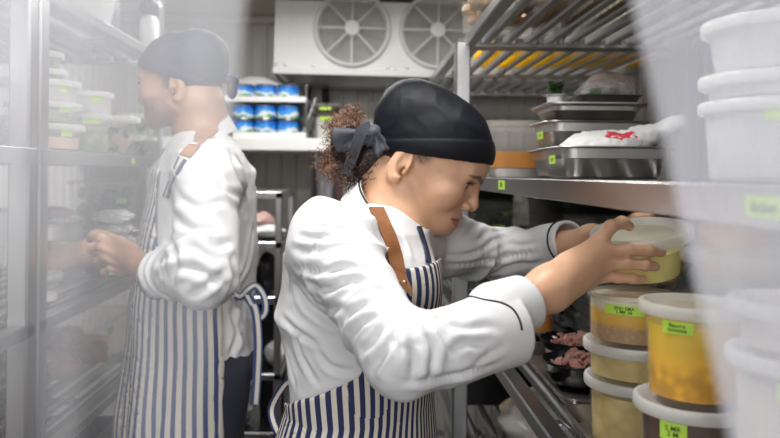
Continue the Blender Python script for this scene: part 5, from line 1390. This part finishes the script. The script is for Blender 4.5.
# trousers and shoes
hL, hR = V3(0,1.17,.90)-.085*np.append(WR,0), V3(0,1.17,.90)+.085*np.append(WR,0); aL, aR = hL*V3(1,1,0)+V3(0.02,0.02,.10), hR*V3(1,1,0)+V3(-.02,-.02,.10)
DK = mat('black_trousers', (.02,.021,.026), .85, var=.1, bump=.1, bscale=800)
tv, tf = surf(lambda p: legs_fn(p, hL, hR, aL, aR, .088, .055), (-.25,.9,.04), (.25,1.45,1.05), .009); tv = crumple(tv, vnormals(tv, tf), 9, .01, 3)
wp.put('trousers', (tv, tf), DK); shoes(wp, (aL, aR), WF, M['black'])

# held tub -----------------------------------------------------------
t0, t1 = at(644.5,276.5,1.06), at(637.5,230,1.06)
ax = Vector(t1-t0).normalized(); hgt = (Vector(t1)-Vector(t0)).length
ax = (ax + Vector((0,-.15,0))).normalized(); qt = Vector((0,0,1)).rotation_difference(ax)
o = tub('clear lidded tub of pale yellow broth held up in the woman\'s hands', t0, .0625, hgt, liquid('pale_yellow_broth', (.95,.86,.34)), .66, lid='lid', wall='tub', taper=.80, lidr=.0075, lidh=.011)
o.rotation_mode = 'QUATERNION'; o.rotation_quaternion = qt

# ---------------------------------------------------------------- THE MAN
mYw = math.radians(180+14); MF = V3(math.cos(mYw), math.sin(mYw)); MR = V3(MF[1], -MF[0])
MY = 1.72
mp_ = Person('man in a white chef jacket and striped apron reaching into the left shelf', (-.40,MY,0), at(189,93,1.72), frame(math.radians(180-15), math.radians(7)), 1.07, True)
s_l, e_l, w_l = at(207,178,1.545), at(203,272,1.415), at(143,265,1.60)      # near (left) arm
s_r, e_r, w_r = at(180,180,1.88), at(165,262,1.98), at(84,253,1.80)          # far arm
NBm = at(203,136,1.73)
lm = [at(118,250,1.655), at(120,257,1.645), at(122,265,1.645), at(125,272,1.65)]
lfn = [[at(99,238,1.66), at(92,236,1.68), at(90,240,1.70)], [at(100,247,1.645), at(91,249,1.66), at(95,256,1.68)], [at(104,257,1.645), at(97,261,1.66), at(101,267,1.68)], [at(110,268,1.65), at(104,272,1.66), at(107,276,1.675)]]
lth = [at(137,252,1.62), at(120,242,1.66), at(106,236,1.68), at(97,233,1.69)]
rm = [at(50,256,1.78), at(50,262,1.77), at(51,268,1.77), at(53,273,1.78)]
rfn = [[at(36,254,1.78), at(27,258,1.80), at(25,264,1.81)], [at(35,262,1.77), at(26,267,1.79), at(26,273,1.81)], [at(37,269,1.77), at(29,274,1.79), at(29,279,1.81)], [at(41,275,1.78), at(34,279,1.79), at(34,283,1.81)]]
rth = [at(66,250,1.79), at(54,246,1.80), at(44,246,1.82), at(36,249,1.83)]
hr = [.0098,.0095,.0090,.0082]
def m_body(p):
    d = mp_.head(p)
    d = smin(d, rc(p, mp_.toworld((-22,0,-30)), NBm, .062, .060), .022)
    t = smin(rc(p, NBm, V3(-.39,MY,H-.05), .06, .08), rc(p, V3(-.39,MY,H-.05), V3(-.40,MY,H-.40), .08, .09), .04)
    t = smin(t, rc(p, s_l, NBm, .045, .05), .03); t = smin(t, rc(p, s_r, NBm, .045, .05), .03)
    d = smin(d, t, .03)
    a = smin(rc(p, s_l, e_l, .050, .042), rc(p, e_l, w_l, .043, .029), .02)
    a = smin(a, hand(p, w_l, lm, lfn, hr, lth, [.016,.013,.011,.0095], .025), .018)
    b = smin(rc(p, s_r, e_r, .050, .042), rc(p, e_r, w_r, .043, .029), .02)
    b = smin(b, hand(p, w_r, rm, rfn, hr, rth, [.016,.013,.011,.0095], .024), .018)
    return smin(smin(d, a, .02), b, .02)
v, f = surf(m_body, (-1.0,1.30,H-.55), (-.1,2.12,H+.42), .0036)
q = mp_.tolocal(v); bm = (.48,.275,.175)
col = head_color(q, bm, (.33,.13,.11), True, .5); col[np.linalg.norm(q-V3(40,0,20), axis=1) > 165] = bm
mp_.put('body', (v, f), SKIN, attrs={'Col': col}); eyes(mp_, (1,-1))
mzs = H+np.array([-.50,-.47,-.40,-.30,-.18,-.06,.0,.045,.075,.10])
mcx = np.array([(x-VX)*MY/FPX for x in (196,196,196,196,200,206,206,205,204,204)])
ma = np.array([.150,.150,.142,.138,.135,.122,.112,.092,.072,.058]); mb = np.array([.18,.18,.175,.175,.19,.195,.18,.14,.095,.066]); mcy = np.full(10, MY)
def m_torso(p): return stack(p, mzs, mcx, mcy, ma, mb, MF)
cl = w_l-e_l; cl /= np.linalg.norm(cl); cr_ = w_r-e_r; cr_ /= np.linalg.norm(cr_)
cle = at(157,276,1.55); cre = at(118,244,1.87)
NCm = at(203,134,1.73); mnax = np.append(MF*.38,.92); mnax /= np.linalg.norm(mnax)
def m_jacket(p):
    d = m_torso(p)
    d = smin(d, rc(p, s_l, NBm+V3(0,0,-.045), .066, .055), .035); d = smin(d, rc(p, s_r, NBm+V3(0,0,-.045), .066, .055), .035)
    a = smin(rc(p, s_l, e_l, .072, .064), rc(p, e_l, cle+cl*.05, .062, .046), .03)
    a = smax(a, (p-cle) @ cl, .004); a = smax(a, -rc(p, cle-cl*.04, cle+cl*.06, .042, .040), .003)
    b = smin(rc(p, s_r, e_r, .068, .058), rc(p, e_r, cre+cr_*.05, .056, .044), .03)
    b = smax(b, (p-cre) @ cr_, .004); b = smax(b, -rc(p, cre-cr_*.04, cre+cr_*.06, .040, .038), .003)
    d = smin(smin(d, a, .03), b, .03)
    return smax(d, -rc(p, NCm-mnax*.012, NCm+mnax*.16, .066, .074), .004)
v, f = surf(m_jacket, (-.95,1.28,H-.52), (-.08,2.15,H+.14), .0046)
n_ = vnormals(v, f); mU = near(v, s_l, e_l, .085, .11); mF = near(v, e_l, cle, .07, .095)
v = folds(v, n_, s_l, e_l, .065, .20, .011, 3., mU); v = folds(v, n_, e_l, cle, .06, .16, .007, 23., mF)
v = folds(v, n_, V3(-.4,MY,H), V3(-.4,MY,H-.4), .14, .14, .007, 43., np.clip(1-mU-mF, 0, 1), 1.6); v = crumple(v, n_, 10, .006, 5.)
ML = [[(183,252),(195,247),(210,260)], [(176,268),(198,270),(222,284)], [(230,256),(234,280),(227,298)], [(253,228),(248,258),(236,290)], [(172,214),(190,228),(216,230)], [(178,196),(196,206),(222,202)], [(214,176),(226,190),(240,196)],
      [(230,150),(240,182),(246,214)], [(168,240),(176,256),(172,282)], [(190,296),(206,286),(226,270)], [(158,262),(164,278),(166,296)], [(244,300),(240,326),(246,350)], [(232,310),(236,336),(230,356)], [(200,236),(216,246),(232,242)], [(112,232),(124,238),(138,250)], [(128,228),(136,240),(146,250)]]
v = creases(v, f, n_, ML, .0075, .0075)
mj = mp_.put('jacket', (v, f), JK); mj_v, mj_f = v, f
_, pp = collar(mp_, mj, NCm-mnax*.022, mnax, .080, .071, .052, mj, -np.append(MF,0), gap=.25)
mp_.put('piping', MB().tube([cle-cl*.012+q_ for q_ in np.array(cuffpipe(V3(0,0,0), cl, .0485))], .0015, 6, closed=True), PIPE, mj)
mp_.put('piping', MB().tube([cre-cr_*.05+q_ for q_ in np.array(cuffpipe(V3(0,0,0), cr_, .0475))], .0015, 6, closed=True), PIPE, mj)
def m_ang(p):
    dx = p[:,0]-np.interp(p[:,2], mzs, mcx); dy = p[:,1]-MY
    return np.degrees(np.arctan2(dx*MF[1]-dy*MF[0], dx*MF[0]+dy*MF[1]))
def m_apron(p):
    bz = np.concatenate([[H-.98], mzs[1:]])
    t = stack(p, bz, np.concatenate([[mcx[0]-.03], mcx[1:]]), mcy, np.concatenate([[.17],ma[1:]])+.013, np.concatenate([[.20],mb[1:]])+.013, MF)
    aa = np.abs(m_ang(p)); zt = H+np.interp(aa, [0,40,52,64,85,112,125,180], [.015,.01,-.12,-.20,-.255,-.285,-.29,-.29])
    sh = np.maximum(t, -(t+.006)); return smax(sh, np.maximum((p[:,2]-zt)*.75, (aa-108)*.003), .002)
v, f = surf(m_apron, (-.72,1.40,H-1.0), (-.1,2.05,H+.05), .0045)
a = m_ang(v); n_ = vnormals(v, f); u = np.radians(a)*.155 + .004*gnoise(v*6) + .3
v = v + n_*(.008*np.sin(u*48+3*gnoise(v*4))*np.clip((H-.28-v[:,2])/.3, 0, 1) + .006*gnoise(v*8))[:,None]
map_ = mp_.put('apron', (v, f), STR2, attrs={'u': u}); MJ = [(mj_v, mj_f), (v, f)]
pj, gj = drape(MJ, [(222,126),(212,131),(203,139),(194,147),(184,158)], 30, .003)
mp_.put('strap', MB().ribbon(pj, gj, .026, .0035), mat('light_tan_leather', (.42,.22,.11), .5, var=.15), map_, angle=40, label='tan leather neck strap')
pj, gj = drape(MJ, [(184,157),(178,168),(170,186),(166,200)], 14, .002)
mp_.put('strap', MB().ribbon(pj, gj, .024, .003), STR2, map_, angle=40, attrs={'u': np.tile([0,.024,.024,0], len(pj))})
def rib(nm, pts, w=.022):
    P_ = spline(pts, 40); mp_.put(nm, MB().ribbon(P_, [(.2,-.97,.1)]*40, w, .002), STR2, map_, angle=40, attrs={'u': np.tile([.004,.026,.026,.004], 40)})
rib('apron_tie', [at(232,292,1.60), at(240,297,1.60), at(248,290,1.60), at(256,286,1.61), at(264,297,1.61), at(265,312,1.61), at(258,318,1.61), at(253,306,1.60), at(247,294,1.60)], .016)
rib('apron_tie', [at(247,296,1.60), at(255,310,1.60), at(258,340,1.60), at(257,375,1.605), at(255,404,1.61)], .020)
rib('apron_tie', [at(232,290,1.58), at(222,296,1.57), at(214,305,1.56)], .020)
hq = lambda p: hat_mm(mp_.tolocal(p), 12.)*mp_.k/1000
v, f = surf(hq, mp_.O-.22, mp_.O+.22, .0042)
mh = mp_.put('cap', (v, f), mat('navy_cap_cotton', (.045,.05,.075), .7, var=.08, bump=.1, bscale=900))
def mknot(p): return smin(ell(p, mp_.toworld((-100,10,14)), (.018,.02,.014)), ell(p, mp_.toworld((-102,5,-8)), (.012,.015,.022)), .006)+.0015*gnoise(p*70)
mp_.put('knot', surf(mknot, mp_.O-.2, mp_.O+.2, .004), mh.data.materials[0], mh)
def mhair(p):
    q = mp_.tolocal(p); d = ell(q, (10,0,52), (98.5,75.0,82)); d = np.maximum(d, (q[:,0]-(-18+.25*q[:,2]))*.9); d = smax(d, (q[:,2]-(26+.44*q[:,0]))-16, 3)
    return (d+1.2*gnoise(q*.35))*mp_.k/1000
hv, hf = surf(mhair, mp_.O-.2, mp_.O+.2, .0044); mp_.put('hair', (hv, hf), HAIR, attrs={'Col': np.tile(V3(.016,.011,.009), (len(hv),1))})
hL, hR = V3(-.375,MY,.93)-.09*np.append(MR,0), V3(-.375,MY,.93)+.09*np.append(MR,0); aL, aR = hL*V3(1,1,0)+V3(0,-.01,.10), hR*V3(1,1,0)+V3(0,.02,.10)
tv, tf = surf(lambda p: legs_fn(p, hL, hR, aL, aR, .095, .058), (-.65,1.40,.04), (-.1,2.05,1.08), .009); tv = crumple(tv, vnormals(tv, tf), 9, .01, 3)
mp_.put('trousers', (tv, tf), mat('dark_navy_trousers', (.028,.03,.045), .85, var=.1)); shoes(mp_, (aL, aR), MF, M['black'])
# ================================================================ STRIP CURTAIN IN THE DOORWAY
strip = filmy('clear_pvc_strip', (.90,.91,.96), STRIP, .18, .45, nscale=5, stretch=(9,9,.5), var=.07, haze_fade=(-.80,-.64,.10) if STRIP < .9 else None)  # left strips carry the painted haze gradient in their opacity
strip2 = filmy('scuffed_pvc_strip', (.86,.87,.94), STRIP-.16*(STRIP < .9), .18, .45, nscale=5, stretch=(9,9,.5), var=.07)
cur = thing('strip_curtain', 'translucent plastic strip curtain hanging in the doorway, parted in the middle', 'curtain', (0,.26,H+.70))
part('rail', MB().box((0,0,.0), (1.5,.035,.05), .004), M['steel'], cur, smooth=False)
def strip_mb(xt, w, zt, zb, lean, y, bow=.004, sgn=1):
    b = MB(); n = 10; m = 14; vs = []
    for t in (0, .0025):
        for j in range(m+1):
            z = zt + (zb-zt)*j/m
            for i in range(n+1):
                u = i/n-.5
                vs.append((xt + u*w + lean*(zt-z), y + t + sgn*bow*(1-4*u*u), z))
    k = n+1; o = (m+1)*k; fs = []
    for j in range(m):
        for i in range(n):
            q = j*k+i; fs.append((q,q+1,q+k+1,q+k)); fs.append((o+q,o+q+k,o+q+k+1,o+q+1))
    for j in range(m):
        for i in (0,n):
            q = j*k+i; fs.append((q,q+k,o+q+k,o+q))
    for j in (0,m):
        for i in range(n): q = j*k+i; fs.append((q,o+q,o+q+1,q+1))
    return b.add(vs, fs)
ztop, zbot = -.02, -(H+.70)+.04
e0 = at(246,0,.25)[0]; e1 = at(200,438,.25)[0]; dz = 438/720*.25
ln = -(e0-e1)/dz                                        # sideways drift per metre of drop
zrel = at(246,0,.25)[2]-(H+.70)
def xtop(edge, lean, side, w=.20): return edge + lean*zrel - side*w/2 if False else edge - lean*(ztop-zrel) - side*w/2
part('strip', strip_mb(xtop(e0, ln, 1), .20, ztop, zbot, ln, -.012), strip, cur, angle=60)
e2 = at(24,0,.262)[0]
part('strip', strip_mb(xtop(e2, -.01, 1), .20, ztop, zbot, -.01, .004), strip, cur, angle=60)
e3 = at(637,0,.25)[0]; e4 = at(735,438,.25)[0]; ln3 = (e4-e3)/dz
part('strip', strip_mb(xtop(e3, ln3, -1), .20, ztop, zbot, ln3, -.008), strip2, cur, angle=60)
# ================================================================ LIGHT
emi = bpy.data.materials.new('led_diffuser'); nt, N, L = nodes(emi); bs = N['Principled BSDF']
bs.inputs['Emission Color'].default_value = (1,.98,.95,1); bs.inputs['Emission Strength'].default_value = 4
def batten(label, x, y, ln, ang, power):
    t = thing('ceiling_light', label, 'lamp', (x,y,ZC-.001), 'ceiling lamps', (0,0,ang))
    part('housing', MB().box((0,0,-.015), (ln+.04,.14,.03), .005), M['white'], t, smooth=False)
    part('diffuser', MB().rloft([(-.031,ln/2,.055,.03),(-.045,ln/2-.01,.045,.03)], cap1=True), emi, t)
    l = bpy.data.lights.new('lamp_glow', 'AREA'); l.shape = 'RECTANGLE'; l.size = ln; l.size_y = .14; l.energy = power; l.color = (1,.985,.96)
    o = bpy.data.objects.new('lamp_glow', l); C.objects.link(o); o.parent = t; o.location = (0,0,-.055)
batten('long ceiling lamp above the aisle near the door', -.12, .95, 1.0, 0, LAMP1)
batten('long ceiling lamp above the aisle near the back wall', -.15, 2.35, 1.0, 0, LAMP2)
# kitchen light falling in through the doorway behind the camera
l = bpy.data.lights.new('kitchen_light', 'AREA'); l.shape = 'RECTANGLE'; l.size = 2.4; l.size_y = 1.8; l.energy = KITCH; l.color = (1,.985,.97)
o = bpy.data.objects.new('kitchen_light', l); C.objects.link(o); o.location = (-.5,-1.8,2.05); o.rotation_euler = (math.radians(76),0,math.radians(-10))
w = bpy.data.worlds.new('World'); bpy.context.scene.world = w; w.use_nodes = True
w.node_tree.nodes['Background'].inputs[0].default_value = (.92,.95,1,1); w.node_tree.nodes['Background'].inputs[1].default_value = WORLD
# ================================================================ CAMERA
cam = bpy.data.cameras.new('Camera'); co = bpy.data.objects.new('Camera', cam); C.objects.link(co)
cam.sensor_width = 36; cam.lens = FPX/780*36
cam.shift_x = (390-VX)/780; cam.shift_y = -(219-VY)/780
co.matrix_world = Matrix.Translation((0,0,H)) @ Matrix.Rotation(math.pi/2,4,'X') @ Matrix.Rotation(ROLL,4,'Z')
cam.clip_start = .02; cam.dof.use_dof = True; cam.dof.focus_distance = 1.08; cam.dof.aperture_fstop = 4.2
sc = bpy.context.scene; sc.camera = co
sc.view_settings.view_transform = 'Standard'; sc.view_settings.look = 'None'; sc.view_settings.gamma = 1; sc.view_settings.exposure = EXPO
sc.cycles.max_bounces = 12; sc.cycles.transparent_max_bounces = 24; sc.cycles.diffuse_bounces = 5; sc.cycles.glossy_bounces = 4; sc.cycles.transmission_bounces = 6
sc.cycles.sample_clamp_indirect = 6; sc.cycles.caustics_reflective = False; sc.cycles.caustics_refractive = False; sc.cycles.use_denoising = True
